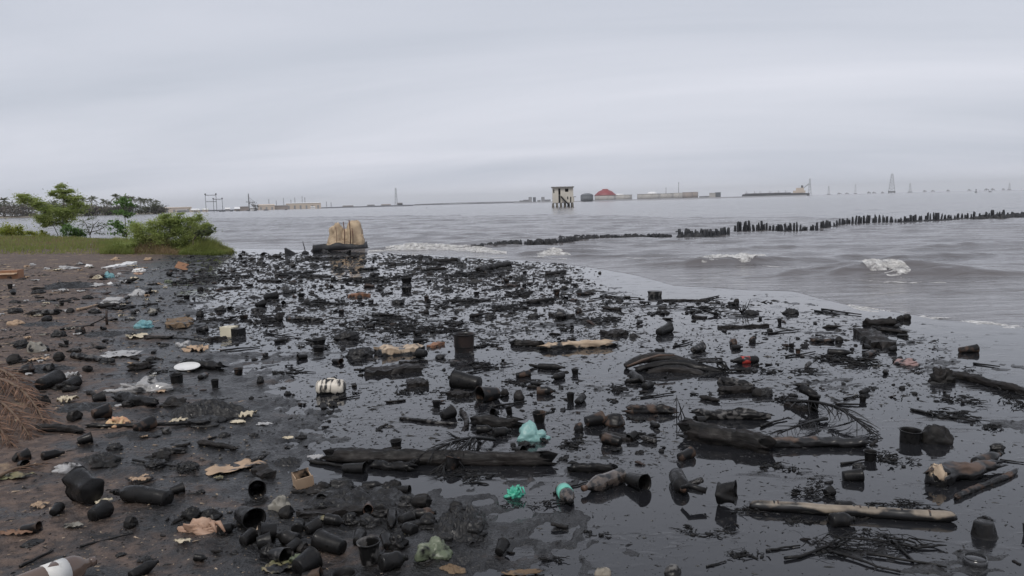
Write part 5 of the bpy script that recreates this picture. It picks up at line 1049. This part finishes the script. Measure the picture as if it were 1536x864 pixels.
HEAP(690, 785, 92, 74, .42, label='right-hand mound of tar beside the rag pile', f=3.4, land='the right-hand tar mound'); HEAP(520, 757, 180, 72, .32, label='broad pile of black rags and cups left of the tar mound', f=4.0, land='the rag pile', name='rag_pile'); HEAP(480, 735, 120, 26, .45, label='flat black rags at the back of the rag pile', f=3)
HUSK(634, 760, 42, 24, label='round black husk on top of the right-hand tar mound'); PLANK(448, 770, 544, 764, 11, 1.6, label='long flat black board on the rag pile'); HUSK(430, 776, 30, 22, label='black round husk at the left end of the long flat board')
BOTTLE(588, 766, 587, 790, 15, label='black bottle pointing at viewer on the rag pile'); CUPL(600, 778, 615, 776, 18, label='short black can beside the bottle on the rag pile'); CUPL(555, 752, 552, 766, 15, m='cup_brown', label='brownish tube standing in the rag pile'); LOG(500, 745, 540, 740, 14, 12, 'oiled', label='black roll lying across the back of the rag pile'); CUPL(490, 748, 480, 752, 20, label='black pot mouth at the left back of the rag pile')
LUMP(594, 822, 40, 26, 'oiled', label='black lump between upright cup and tar mound'); HEAP(150, 690, 70, 26, .45, label='black cloth lying right of the crumpled white bag', name='cloth', cat='cloth', f=3)
CUPL(516, 700, 548, 702, 18, label='flared black cup in front of the left end of the longest log'); LOG(556, 697, 620, 700, 14, 13, 'oiled', label='black roll in front of the longest log'); CUPL(384, 724, 386, 736, 26, label='black tub below the torn cardboard'); PLANK(388, 700, 404, 712, 14, 1.6, label='black flap at the right end of the torn cardboard')
HEAP(432, 692, 46, 22, .5, label='black rag clump at the left end of the longest log'); SHEET(474, 687, 20, 7, 'white_film', '', .5, label='pale scrap of film near the left end of the longest log', name='film_scrap'); STICK(465, 692, 520, 700, 6, 'oiled_wood', label='black stick before the left end of the longest log')
# far left litter
c, t = PG(267, 406); o = empty('cardboard_box', (c[0], c[1]+.2, c[2]), .3); obj('panel', jitter3(tf(box(-10*t, 8*t, -.012, .012, 0, 15*t), rx=-.75, ry=.35), .06, 5, 2), 'brown_card', o, smooth=False); obj('panel', jitter3(tf(box(-24*t, -9*t, -.18, .18, 0, .02), ry=-.1), .02, 6, 3), 'brown_card', o, smooth=False); obj('flap', tf(box(-2*t, 9*t, .2, .36, 10.5*t, 10.5*t+.015), rx=-.1), 'cream_paper', o, smooth=False); reg(o, '', 267, 397, 'box', 'the orange-brown box', 'torn orange-brown cardboard box at the tip of the spit')
c, t = PG(11, 418); o = empty('cardboard_box', (c[0], c[1]+.15, c[2]), .15); obj('body', jitter3(box(-14*t, 13*t, -.15, .2, 0, 12*t), .015, 8, 2), 'brown_card', o, smooth=False); obj('flap', tf(box(-14*t, 13*t, -.24, -.16, 0, .01), (0, 0, 12*t), rx=.4), 'cardboard', o, smooth=False); reg(o, '', 11, 411, 'box', 'the brown box', 'brown cardboard box at the left edge below the grass')
for (x, y, w, h, m, d) in [(98,404,32,7,'white_film','white bag'),(132,401,12,6,'white_plastic','white lump of foam'),(205,408,20,7,'white_plastic','white bottle-like foam'),(144,418,16,7,'cream_paper','cream crumpled bag'),(160,417,20,13,'blue_film','teal crumpled bag'),(145,429,20,6,'white_film','small white bag'),(164,427,10,5,'white_plastic','tiny white lump'),(200,420,16,6,'cream_paper','yellowish bag'),(203,444,26,13,'white_film','ragged white bag'),(172,390,14,6,'cardboard','tan bag'),(222,390,13,5,'cardboard','tan crumpled bag'),(205,412,18,4,'peach_film','pinkish scrap'),(226,470,15,10,'dirty_bag','dirty white can'),(20,488,22,10,'cardboard','tan crumpled bag'),(178,412,8,4,'white_film','white scrap'),(48,398,10,4,'white_film','white scrap'),(70,404,9,4,'white_film','white scrap'),(118,396,9,4,'white_film','small white scrap'),(252,425,14,7,'green_bag','greenish bag')]: BAG(x, y, w, h, m, d, .55, 2.2, .8)
random.seed(61)
for i in range(66): SHEET(random.uniform(-5, 250), random.uniform(391, 475) if i < 40 else random.uniform(470, 660), random.uniform(5, 13), random.uniform(2.5, 5), random.choice(('white_film', 'cream_paper', 'white_film', 'dirty_bag', 'cardboard')), 'small pale scrap', .8)
PLANK(159, 402, 198, 394, 5, 3.2, 'white_plastic', label='white broken board lying near the grass', name='board'); HEAP(100, 430, 74, 11, .9, label='long low black mound below the white foam lumps')
PLANK(270, 487, 271, 478, 9, 3.5, 'fibre_brown', label='brown matted slab right of the blue bag', name='mat')
# broken boat plate and stick near ruin
c, t = PG(436, 381); V = np.array([(-9*t, 0, 0), (9*t, 0, 0), (-9*t, 0, 9*t), (-7*t, .05, 9.4*t), (-9*t, .12, 0), (9*t, .1, 0)]); o = obj('boat_fragment', (V, [(0, 1, 2), (1, 5, 3, 2), (4, 3, 5), (0, 2, 3, 4), (0, 4, 5, 1)]), 'rock_black', None, c, smooth=False); reg(o, '', 436, 376, 'boat fragment', None, 'black pointed boat fragment left of the concrete stump')
c, t = PG(459, 380); o = obj('stick', tube([(0, 0, -.05), (-2*t, 0, 9*t), (-4*t, 0, 18*t)], [.8*t, .7*t, .5*t], 6), 'oiled', None, c); reg(o, '', 457, 371, 'stick', None, 'thin stick standing up beside the boat fragment')
LUMP(457, 381, 12, 7, 'rock_black', label='black rock at the foot of the standing stick', cat='rock', kind='rock')
LOG(714, 405, 768, 395, 9, 8, 'oiled_wood', label='thick grey-black log lying far out below the surf', land='the grey-black log', amp=.12); LOG(651, 391, 686, 389, 6, 5, label='short black log left of the thick grey-black log')
PLANK(521, 443, 554, 441, 6, 2, 'orange_wood', label='reddish broken plank in the far debris field', land='the reddish plank')
CUPU(982, 444, 20, 12, 'oiled', '', 1.08, .12, flip=True, land='the lone pail', label='lone upturned pail at the seaward edge of the litter', name='pail', cat='pail')
PLANK(1077, 490, 1152, 487, 5.5, 2, label='long straight black board in the open slick', land='the straight board', rag=.01); PLANK(988, 450, 1060, 450, 3, 2.4, label='thin black board near the lone pail', rag=.02)
# palm spathe
c, t = PG(1000, 556); o = empty('palm_spathe', (c[0], c[1]+.10, c[2]-.01), -.05); u = np.linspace(0, 1, 26)
def sheath(x0, x1, zt, r_, yo, sk):
    z = zt*np.sin(np.pi*np.clip(u*.9+.06, 0, 1))**.8*(1-sk*u); g = tube(np.stack([x0+(x1-x0)*u, yo+.05*np.sin(u*4), z], -1)*np.array([t, 1, t]), r_*t*(.35+.75*np.sin(np.pi*np.clip(u*.85+.1, 0, 1))), 18)
    v = g[0].copy(); v[:, 1] = (v[:, 1]-yo)*1.7+yo; s_ = sd(); v[:, 2] += .02*fbm(v[:, 0]*3, v[:, 1]*22, 0, 3, s_); v[:, 1] += .03*fbm(v[:, 0]*4, v[:, 2]*18, 0, 2, s_); return v, g[1]
obj('sheath', sheath(-60, 60, 18, 7, 0, .2), 'oiled_wood', o); obj('sheath', sheath(-45, 85, 12, 6, -.10, .45), 'oiled', o); obj('sheath', sheath(-30, 50, 4, 6, -.2, 0), 'oiled_wood', o)
obj('torn_edge', tube(np.array([(-58, -.10, 9), (-35, -.09, 18), (-10, -.06, 24), (15, -.04, 23)])*np.array([t, 1, t]), [.010, .014, .012, .006], 7), 'brown_wood', o)
for i in range(14): obj('fibre', tube(np.array([(45+2*i, random.uniform(-.15, .1), 14), (66+1.6*i, random.uniform(-.15, .05), 15), (82+random.uniform(-8, 8), random.uniform(-.25, 0), 7), (86+random.uniform(-12, 12), random.uniform(-.35, -.05), 0)])*np.array([t, 1, t]), [.010, .008, .006, .004], 6), 'oiled', o)
reg(o, '', 1005, 540, 'palm spathe', 'the arched palm sheath', 'big arched black palm sheath with trailing fibres')
BAG(1366, 548, 40, 11, 'pink_film', '', .5, 2, .8, 'the pinkish bag', 'flat pinkish film sunk in the right-hand slick')
c, t = PG(1113, 470); o = empty('twig_bush', c); [obj('twig', tube([(0, 0, 0), (a*8*t, 0, 9*t), (b*t, random.uniform(-.05, .05), h*t)], [1.1*t, .8*t, .4*t], 5), 'oiled', o) for a, b, h in ((-1, -10, 20), (.2, 2, 13), (1, 13, 21), (.6, 6, 17), (-.4, -4, 11))]; reg(o, '', 1113, 462, 'twig', None, 'spray of black twigs poking up right of the weed raft')
c, t = PG(1018, 627); o = empty('twig_bush', c); [obj('twig', tube([(x*t, 0, 0), (x2*t, .02, h*t)], [.9*t, .5*t], 5), 'oiled', o) for x, x2, h in ((-3, -2, 34), (-1, 9, 18), (9, -2, 30), (4, 2, 22))]; reg(o, '', 1018, 612, 'twig', None, 'thin crossed twigs standing in the slick left of two logs')
c, t = PG(1222, 617); o = empty('pipe_elbow', (c[0], c[1]+.05, c[2]), 0); r = 8*t; obj('upright', lathe([(r, -.02), (r, 20*t), (r*1.12, 20*t), (r*1.12, 24*t), (r*.8, 24.5*t), (.001, 23*t)], 16), 'oiled', o); obj('arm', tube([(0, 0, 22*t), (-6*t, .05, 25*t), (-13*t, .1, 27*t)], [r*.8, r*.85, r*.95], 12), 'oiled', o); o.rotation_euler = (0, .15, 0); reg(o, '', 1222, 600, 'pipe', 'the bent black pipe', 'bent black pipe stub standing behind the brown log')
c, t = PG(1095, 765); o = empty('broken_tub', (c[0], c[1]+.06, c[2]), .3); g = g_cup(28*t, 14*t, .9, True, .9); obj('shell', g, 'oiled', o); obj('rim_strip', tube([(-30*t, -.02, 20*t), (-55*t, -.03, 26*t), (-70*t, 0, 18*t)], [5*t, 4*t, 3*t], 8), 'oiled', o); o.rotation_euler = (0, 0, -.5); reg(o, '', 1090, 745, 'tub', 'the broken black tub', 'broken glossy black tub right of the upended bottle')
BOTTLE(1014, 712, 1025, 734, 25, 'oiled', '', 1, None, 'the upended bottle', 'brownish-ended black bottle pointing at the viewer left of the broken tub', capm='cup_brown')
LOG(856, 698, 921, 702, 16, 12, 'oiled', label='black boot-shaped log behind the smeared clear bottle'); CUPL(944, 716, 968, 726, 26, label='black cup right of the smeared clear bottle')
SHEET(784, 861, 60, 14, 'fibre_brown', '', .3, label='brown edge of a bent strip at the bottom centre', name='strip')

# ---- the rest of the litter one can make out, by kind
for q in [(771,514,812,516,10,9),(945,612,1005,615,15,13),(1044,620,1150,624,17,12),(445,477,480,479,8,6),(1296,484,1346,483,12,10),(1320,494,1356,498,8,6),(1083,570,1126,577,12,9),(1080,586,1128,583,12,10),(199,551,224,547,12,11),(52,470,84,468,10,9),(1443,748,1516,704,9,8),(600,628,680,634,6,4),(714,631,776,633,17,16),(580,603,606,600,4,3),(430,476,446,479,6,5),(820,411,848,406,6,5),(560,470,600,474,6,4),(1218,510,1250,511,7,6),(640,404,668,402,5,4),(905,461,930,464,5,4),(540,404,566,402,5,4),(64,468,70,470,6,5),(790,453,832,449,7,6),(110,532,150,540,9,8),(60,640,120,646,12,10),(300,664,352,672,9,6),(240,676,275,676,10,8),(690,616,702,640,7,6)]: LOG(*q)
for q in [(912,500,936,496,10),(548,556,632,550,12),(610,574,641,572,11),(1184,604,1215,613,9),(1299,496,1328,517,12),(600,544,628,541,5),(680,588,700,592,9),(830,470,856,474,7),(390,420,420,421,4),(700,452,735,449,4),(330,432,362,430,4),(455,412,492,414,4),(745,430,778,427,4),(905,650,950,658,7),(1040,474,1058,476,4)]: PLANK(*q, wd=2.6)
for q in [(807,549,848,551,10),(845,562,828,566,11),(805,586,833,586,13),(1241,528,1280,529,11),(1297,533,1314,526,9),(1098,521,1114,520,8),(714,644,741,643,13),(740,649,766,645,15),(62,684,96,678,14),(948,560,966,572,12),(966,580,982,574,11),(620,512,640,509,6),(300,566,312,560,9),(1246,780,1282,778,22),(412,512,432,509,6),(705,474,728,471,6),(866,440,886,441,5),(1462,694,1502,680,17)]: BOTTLE(*q)
for q in [(775,562,795,560,11),(718,572,679,569,27),(744,588,718,594,24),(880,630,905,627,22),(1440,524,1466,523,13),(397,445,416,443,11),(988,497,1004,492,15),(1040,524,1054,520,13),(460,534,446,536,9),(500,540,512,542,9),(1266,712,1294,712,20),(30,684,42,682,18),(34,793,60,791,17),(140,597,158,594,15),(140,620,165,616,20),(204,640,228,634,20),(60,575,88,568,24),(100,576,114,572,18),(866,602,874,596,12),(385,457,396,455,10),(664,622,680,618,18),(1020,684,1038,678,17),(930,662,905,658,18),(80,768,90,760,16),(1240,738,1248,736,16),(296,494,310,492,11),(118,660,140,655,16)]: CUPL(*q)
for q in [(835,442,10,11),(479,516,21,13),(478,528,18,14),(809,633,20,22),(856,602,12,17),(358,562,14,14),(323,582,11,17),(655,611,13,14),(610,424,17,13),(610,437,17,9),(863,562,11,12),(1294,602,11,12),(1305,690,19,20),(280,448,10,8),(512,470,9,8),(715,442,9,7),(452,446,10,9),(366,478,13,9),(1197,530,8,9),(595,672,18,18),(760,424,9,8),(640,450,8,8),(570,432,8,7)]: CUPU(*q)
for q in [(779,600,22,19),(1102,518,16,13),(1130,514,14,12),(1106,456,12,12),(758,594,18,14),(418,482,17,18),(300,475,16,12),(925,640,44,24),(870,648,20,18),(1352,481,14,11),(1362,480,16,13),(843,479,28,18),(869,469,14,9),(1260,513,14,11),(700,595,17,10),(1336,480,9,7),(1052,528,9,6),(670,420,10,7),(1455,528,14,9),(27,692,24,18),(120,500,20,14),(88,540,22,16),(130,558,18,14),(72,558,26,18),(40,560,30,18),(20,545,26,18),(60,610,34,22),(110,630,28,20),(190,612,22,14),(250,650,18,12),(70,482,20,12),(105,470,16,10),(1138,594,22,15),(1500,676,26,13),(1252,786,24,16),(812,588,10,8),(398,536,12,10),(640,470,12,8),(540,448,11,7),(730,410,9,6),(900,410,7,4),(500,420,10,7),(440,400,10,6),(350,408,10,6),(590,398,10,6),(300,436,12,8),(205,470,14,8)]: HUSK(*q)
for q in [(520,510,42,20),(538,537,46,20),(500,572,12,10),(1128,472,26,10),(660,538,16,8),(390,573,12,13),(735,477,20,8),(1188,471,26,12),(1005,488,12,8),(950,505,12,7),(596,456,22,9),(930,452,14,6),(1290,702,22,10),(1150,594,26,16),(800,476,20,8),(330,466,18,9),(385,468,20,10),(270,455,16,8),(430,440,20,9),(670,436,18,8),(560,414,16,7),(470,400,16,7),(390,396,14,6),(320,396,14,6),(630,386,14,6),(690,396,14,5),(780,420,18,7),(850,424,12,5),(160,545,24,12),(30,520,24,14),(85,505,24,13),(20,470,22,12),(140,470,20,10),(55,440,22,8),(20,455,20,8),(130,448,18,8),(225,540,16,7),(245,520,16,7),(170,675,28,13),(230,700,34,14),(280,706,36,18),(335,655,20,9),(380,655,14,8),(300,740,14,7),(180,835,18,8),(215,842,22,7),(45,820,34,9),(350,832,16,7)]: LUMP(*q)
for q in [(1055,463,90,18,60),(905,480,60,10),(1280,545,115,22,70),(720,548,60,14),(930,588,48,16),(610,498,130,26,80),(570,486,90,16,50),(690,485,60,10),(1320,760,110,22,70),(1230,738,80,30,60),(1300,815,200,46,90),(1430,600,70,14),(1420,622,100,20,50),(1185,783,60,10),(1340,690,52,26,50),(1520,604,40,40,60),(770,690,70,14,40),(800,760,60,20,30),(690,712,90,14,46),(1110,770,90,16,40),(860,668,50,16,40),(780,575,60,12,36),(400,480,60,14,40),(330,480,70,12,36),(480,455,90,12,46),(660,456,90,12,46),(760,462,80,12,46),(560,420,100,9,46),(700,412,100,9,46),(420,412,100,9,46),(330,420,80,9,40),(620,396,100,7,40),(470,390,90,7,40),(780,440,70,9,40),(1000,470,50,8,30),(1170,560,90,12,40),(1180,600,60,12,30),(960,655,60,14,36),(860,520,60,10,30),(720,520,50,8,30),(440,560,60,12,30),(620,590,60,12,30),(275,706,50,26,50),(240,560,40,8,24),(190,460,50,8,30),(80,452,60,8,30),(1160,700,70,16,34),(1050,800,90,16,26),(900,800,50,10,16),(825,840,50,14,20),(1130,832,80,16,26),(1480,780,40,12,14),(1440,560,50,10,24),(1490,640,60,14,26)]: TANGLE(*q)
for q in [(1253,606,1292,607,4),(1265,598,1300,591,3),(1460,545,1500,550,3),(1366,614,1462,633,4),(1262,696,1300,690,4),(1500,690,1536,694,3),(830,740,880,722,4),(1180,840,1290,800,5),(1240,826,1350,858,5),(1300,830,1420,850,5),(1340,812,1372,842,5),(1150,826,1200,818,4),(1060,850,1090,842,3),(645,498,700,494,3),(860,478,905,482,3),(700,560,740,552,3),(1152,500,1200,494,3),(1180,535,1225,528,3),(500,600,540,594,3),(330,526,390,520,3),(740,610,790,602,4),(960,596,1010,590,3),(540,556,560,548,3),(1140,640,1180,628,4),(1010,520,1040,512,3),(395,500,440,506,3),(250,506,320,514,3),(90,494,140,488,4),(200,690,262,700,4),(120,820,200,800,4),(30,850,80,826,5),(1050,450,1080,444,3),(900,444,960,447,2.5),(1222,466,1260,472,3),(1232,464,1292,472,3)]: STICK(*q, fork=random.choice((0, 0, 1, 2)))
for q in [(273,813,24,8,'cream_paper','white paper scrap'),(432,658,14,5,'cream_paper','tiny pale scrap'),(397,637,20,5,'white_film','small white scrap'),(615,802,16,5,'leaf_tan','yellow leaf scrap'),(330,718,16,6,'leaf_tan','tan leaf scrap'),(110,790,26,8,'dirty_bag','greyish crumpled scrap'),(210,720,30,10,'cardboard','tan fibre scrap'),(60,760,24,10,'cardboard','tan bark strip'),(110,845,18,6,'cardboard','tan bark strip'),(240,588,16,6,'cardboard','tan scrap'),(55,540,24,8,'cardboard','tan scrap'),(22,716,50,10,'leaf_tan','tan dry leaf'),(480,780,26,8,'leaf_tan','tan leaf scrap'),(25,800,40,9,'frond_dry','brown frond strip')]: SHEET(*q[:4], q[4], q[5], .5)

for x, y, w, h in [(470,742,46,18),(508,738,52,20),(545,748,44,20),(578,742,46,22),(478,768,50,16),(525,786,46,18),(552,792,40,20),(606,760,36,18),(640,796,52,22),(684,776,46,22),(708,806,48,26),(664,822,44,22),(575,775,40,22),(258,612,50,16),(330,618,46,18),(300,640,60,14),(150,702,50,14),(232,690,44,14),(90,585,34,14),(30,590,34,14)]:
    BAG(x, y, w, h, random.choice(('oiled', 'tar', 'oiled_dull')), 'crumpled black rag', .7, 1.9, .75, name='rag', cat='rag')
random.seed(31)
for x, y, a, L_, th in [(398,812,10,22,24),(430,806,160,22,22),(470,790,30,22,20),(500,780,-20,26,18),(538,806,70,18,18),(590,840,20,26,26),(612,792,150,22,18),(420,832,-30,24,24),(372,806,40,20,20),(470,862,10,28,28),(580,812,100,20,18),(640,770,10,30,18),(700,790,-30,24,16),(448,786,80,18,18),(560,728,5,34,14),(600,735,-8,30,14),(340,792,20,18,16),(300,836,-10,20,16)]:
    dx, dy = L_*.5*math.cos(R(a)), L_*.32*math.sin(R(a)); (CUPL if random.random() < .62 else BOTTLE)(x-dx, y+dy, x+dx, y-dy, th if random.random() < .9 else th*.7)
for x, y, w, h, d in [(62,552,110,26,'low muck patch'),(20,578,90,24,'low muck patch'),(160,500,100,14,'low muck patch'),(250,585,80,16,'low muck patch'),(120,612,120,24,'low muck patch'),(60,486,90,12,'low muck patch'),(190,652,90,20,'low muck patch'),(270,700,80,22,'low muck patch'),(60,452,100,9,'low muck patch'),(200,435,70,8,'low muck patch'),(285,455,60,9,'low muck patch'),(300,430,60,8,'low muck patch'),(140,800,70,14,'low muck patch'),(330,560,60,12,'low muck patch'),(200,780,50,12,'low muck patch')]:
    HEAP(x, y, w, h, .30, 'tar', d, 3.5, name='muck_patch', cat='muck')
# ---- small scattered litter: shared meshes, one object each
def bank(kind, gs, m):
    r_ = []
    for g in gs: me = mesh(kind, *g); me.materials.append(MATS[m]); r_.append(me)
    return r_
BANK = {'lump': bank('lump', [g_lump(1, .85, .42, .75, 18, 11, 1.9) for _ in range(8)], 'tar') + bank('lump', [g_lump(1, .7, .3, .8, 18, 11, 2.3) for _ in range(5)], 'oiled_dull'),
        'wood_chunk': bank('wood_chunk', [g_log(1, .14, .1, .06, .3, 9, n=12) for _ in range(5)], 'oiled_wood') + bank('wood_chunk', [g_plank(1, .3, .14, .08) for _ in range(3)], 'oiled_wood') + bank('wood_chunk', [g_log(1, .13, .1, .05, .3, 9, n=12)], 'debris_rust'),
        'twig': bank('twig', [tube(np.stack([np.linspace(-.5, .5, 7), .1*fbm(np.linspace(0, 3, 7), i*3.3, 0, 2, i), .03+.05*np.abs(fbm(np.linspace(0, 2, 7), i*5.1, 0, 2, i))], -1), np.linspace(.03, .014, 7), 5) for i in range(7)], 'oiled'),
        'cup': bank('cup', [g_cup(1, .42, .74, True, .25, seg=14) for _ in range(4)], 'oiled') + bank('cup', [g_cup(.8, .4, .76, False, .3, seg=14)], 'oiled'),
        'scrap': bank('scrap', [jitter3(g_sheet(1, .6, .22, 10, 7, 2.4, .03), .06, 3, i) for i in range(7)], 'oiled') + bank('scrap', [g_sheet(1, .5, .25, 10, 7, 2.4, .03)], 'oiled_brown'),
        'bottle': bank('bottle', [g_bottle(1, .16, i % 2, .3) for i in range(4)], 'oiled') + bank('bottle', [g_bottle(1, .15, 0, .3)], 'oiled_grey')}
ZONES = [('far debris field in front of the concrete stump', [(262,382),(560,380),(700,388),(862,398),(880,428),(260,428)], 470, (4, 11)),
         ('littered slick behind the tall black bucket', [(262,428),(880,428),(960,446),(960,520),(310,520)], 380, (5, 14)),
         ('open slick around the arched palm sheath', [(960,452),(1180,450),(1420,510),(1420,600),(960,600)], 130, (7, 16)),
         ('slick around the white jug and longest black log', [(380,520),(960,520),(1040,700),(420,670)], 170, (7, 18)),
         ('mud between the spit and the grey clear bag', [(-30,408),(240,402),(262,470),(330,560),(-30,560)], 290, (7, 17)),
         ('mud around the peach bag and dried fronds', [(-30,570),(330,570),(400,680),(520,800),(600,900),(-30,900)], 170, (8, 22)),
         ('right-hand slick around the bamboo pole', [(960,600),(1560,560),(1560,890),(760,890),(700,700)], 95, (8, 22))]
WORD = {'lump': 'lump of tar', 'wood_chunk': 'bit of blackened wood', 'twig': 'black twig', 'cup': 'black cup', 'scrap': 'black soaked scrap', 'bottle': 'black bottle'}
random.seed(4)
def in_px(x, y, pl): return bool(inside(np.array(x), np.array(y), np.array(pl, float)))
count = {k: 0 for k in BANK}
for zn, pl, n, (s0, s1) in ZONES:
    xs = [a for a, b in pl]; ys = [b for a, b in pl]; k = 0; pts = []
    while k < n:
        x, y = random.uniform(min(xs), max(xs)), random.uniform(min(ys), max(ys))
        if not in_px(x, y, pl): continue
        if fbm(x*.016, y*.045, 0, 3, 77) < random.uniform(-.55, .30): continue
        x += random.gauss(0, 14); y = max(y+random.gauss(0, 3), 380+min(max(x-560, 0), 300)*.06)
        kind = random.choices(list(BANK), (27, 19, 28, 3, 24, 3))[0]; k += 1
        if count[kind] >= 300: continue
        count[kind] += 1; p, t = PG(x, y); me = random.choice(BANK[kind]); o = bpy.data.objects.new(kind, me); COL.objects.link(o)
        s = random.uniform(s0, s1)*t*(.5+.55*random.random()**2)
        if kind == 'twig': s *= 2.4
        if kind == 'scrap': s *= 1.35
        if kind == 'wood_chunk': s *= 1.5
        if kind == 'cup': s = min(max(s, .07), .13)
        if kind == 'bottle': s = min(max(s*1.6, .14), .26)
        o.location = (p[0], p[1], p[2]-.012*s); o.scale = (s, s, s*random.uniform(.8, 1.15)); o.rotation_euler = (random.gauss(0, .18), random.gauss(0, .14), random.uniform(0, 6.28) if kind not in ('wood_chunk', 'twig') else random.gauss(0, .8))
        tag(o, f'small {WORD[kind]} in the {zn}', WORD[kind].split()[-1] if kind != 'wood_chunk' else 'wood', f'{WORD[kind]} litter in the {zn}')
# crumbs too small to pick apart
def crumbs(name, label, m, pls, n, size, zmin=-1):
    V = []; F = []; base = np.array([(1,0,0),(-.5,.8,0),(-.5,-.8,0),(0,0,.8),(0,0,-.4)]); fb = [(0,1,3),(1,2,3),(2,0,3),(1,0,4),(2,1,4),(0,2,4)]; k = 0
    for pl, frac in pls:
        xs = [a for a, b in pl]; ys = [b for a, b in pl]; m_ = int(n*frac); x = rng.uniform(min(xs), max(xs), m_*5); y = rng.uniform(min(ys), max(ys), m_*5)
        ok = inside(x, y, np.array(pl, float)) & (fbm(x*.018, y*.05, 0, 3, 55) > rng.uniform(-.75, .45, len(x))); x, y = x[ok][:m_], y[ok][:m_]; x = x + rng.normal(0, 1, len(x))*np.interp(y, [380, 860], [16, 40]); y = np.maximum(y + rng.normal(0, 1, len(y))*np.interp(y, [380, 860], [2.0, 22]), 379+np.clip(x-560, 0, 300)*.06)
        G = np.array([P(a, b)[0] for a, b in zip(x, y)]); T_ = np.array([P(a, b)[1] for a, b in zip(x, y)]); z = np.maximum(ground(G[:, 0], G[:, 1]), 0)
        s = size*T_*rng.lognormal(0, .45, len(x)); el_ = rng.uniform(.6, 4.2, len(x)); a = rng.normal(0, .8, len(x))
        v = base[None]*s[:, None, None]*np.stack([el_, np.full_like(el_, .8), np.full_like(el_, .75)], -1)[:, None, :]*rng.uniform(.5, 1.4, (len(x), 5, 3))
        vx = v[..., 0]*np.cos(a)[:, None]-v[..., 1]*np.sin(a)[:, None]; vy = v[..., 0]*np.sin(a)[:, None]+v[..., 1]*np.cos(a)[:, None]
        v = np.stack([vx+G[:, 0:1], vy+G[:, 1:2], v[..., 2]+z[:, None]], -1); V.append(v.reshape(-1, 3))
        for i in range(len(x)): F += [(k+i*5+a_, k+i*5+b_, k+i*5+c_) for a_, b_, c_ in fb]
        k += 5*len(x)
    return tag(obj(name, (np.concatenate(V), F), m, smooth=False), label, kind='stuff')
crumbs('oil_crumbs', 'countless black crumbs of soaked litter floating in the slick', 'tar', [(ZONES[0][1], .26), (ZONES[1][1], .34), (ZONES[2][1], .10), (ZONES[3][1], .14), (ZONES[6][1], .08), (ZONES[4][1], .10), (ZONES[5][1], .10)], 32000, 1.05)
crumbs('pale_crumbs', 'pale shell and leaf crumbs sprinkled over the brown mud', 'pale_crumb', [(ZONES[5][1], .7), (ZONES[4][1], .3)], 2200, .8)

# ---- labels that say where each piece lies, from the nearest landmark
cells = {}
for o, d, x, y in ITEMS:
    lx, ly, nm = min(LAND, key=lambda l: math.hypot(l[0]-x, (l[1]-y)*1.8)); dx, dy = x-lx, (y-ly)*1.8
    rel = ('right of' if dx > 0 else 'left of') if abs(dx) > abs(dy) else ('in front of' if dy > 0 else 'behind')
    cells.setdefault((d, rel, nm), []).append((math.hypot(dx, dy), o))
nth = ['nearest', 'second nearest', 'third nearest', 'fourth nearest', 'fifth nearest', 'sixth nearest', 'seventh nearest', 'eighth nearest']
for (d, rel, nm), l in cells.items():
    l.sort(key=lambda q: q[0])
    for i, (_, o) in enumerate(l): o['label'] = f'{d} {rel} {nm}' + (f', {nth[min(i, 7)]}' if len(l) > 1 else '')

# ------------------------------------------------------------------ air
hz = bpy.data.objects.new('haze', mesh('haze', *box(-13000, 13000, -300, 11500, -4, 110), smooth=False)); COL.objects.link(hz)
hm = bpy.data.materials.new('haze'); hm.use_nodes = True; ht = hm.node_tree; ht.nodes.clear(); ho = ht.nodes.new('ShaderNodeOutputMaterial'); pv = ht.nodes.new('ShaderNodeVolumePrincipled')
pv.inputs['Color'].default_value = (.985, .99, 1, 1); pv.inputs['Density'].default_value = .00011; ht.links.new(pv.outputs[0], ho.inputs['Volume']); hz.data.materials.append(hm); tag(hz, 'thin grey haze over the sea', kind='stuff')
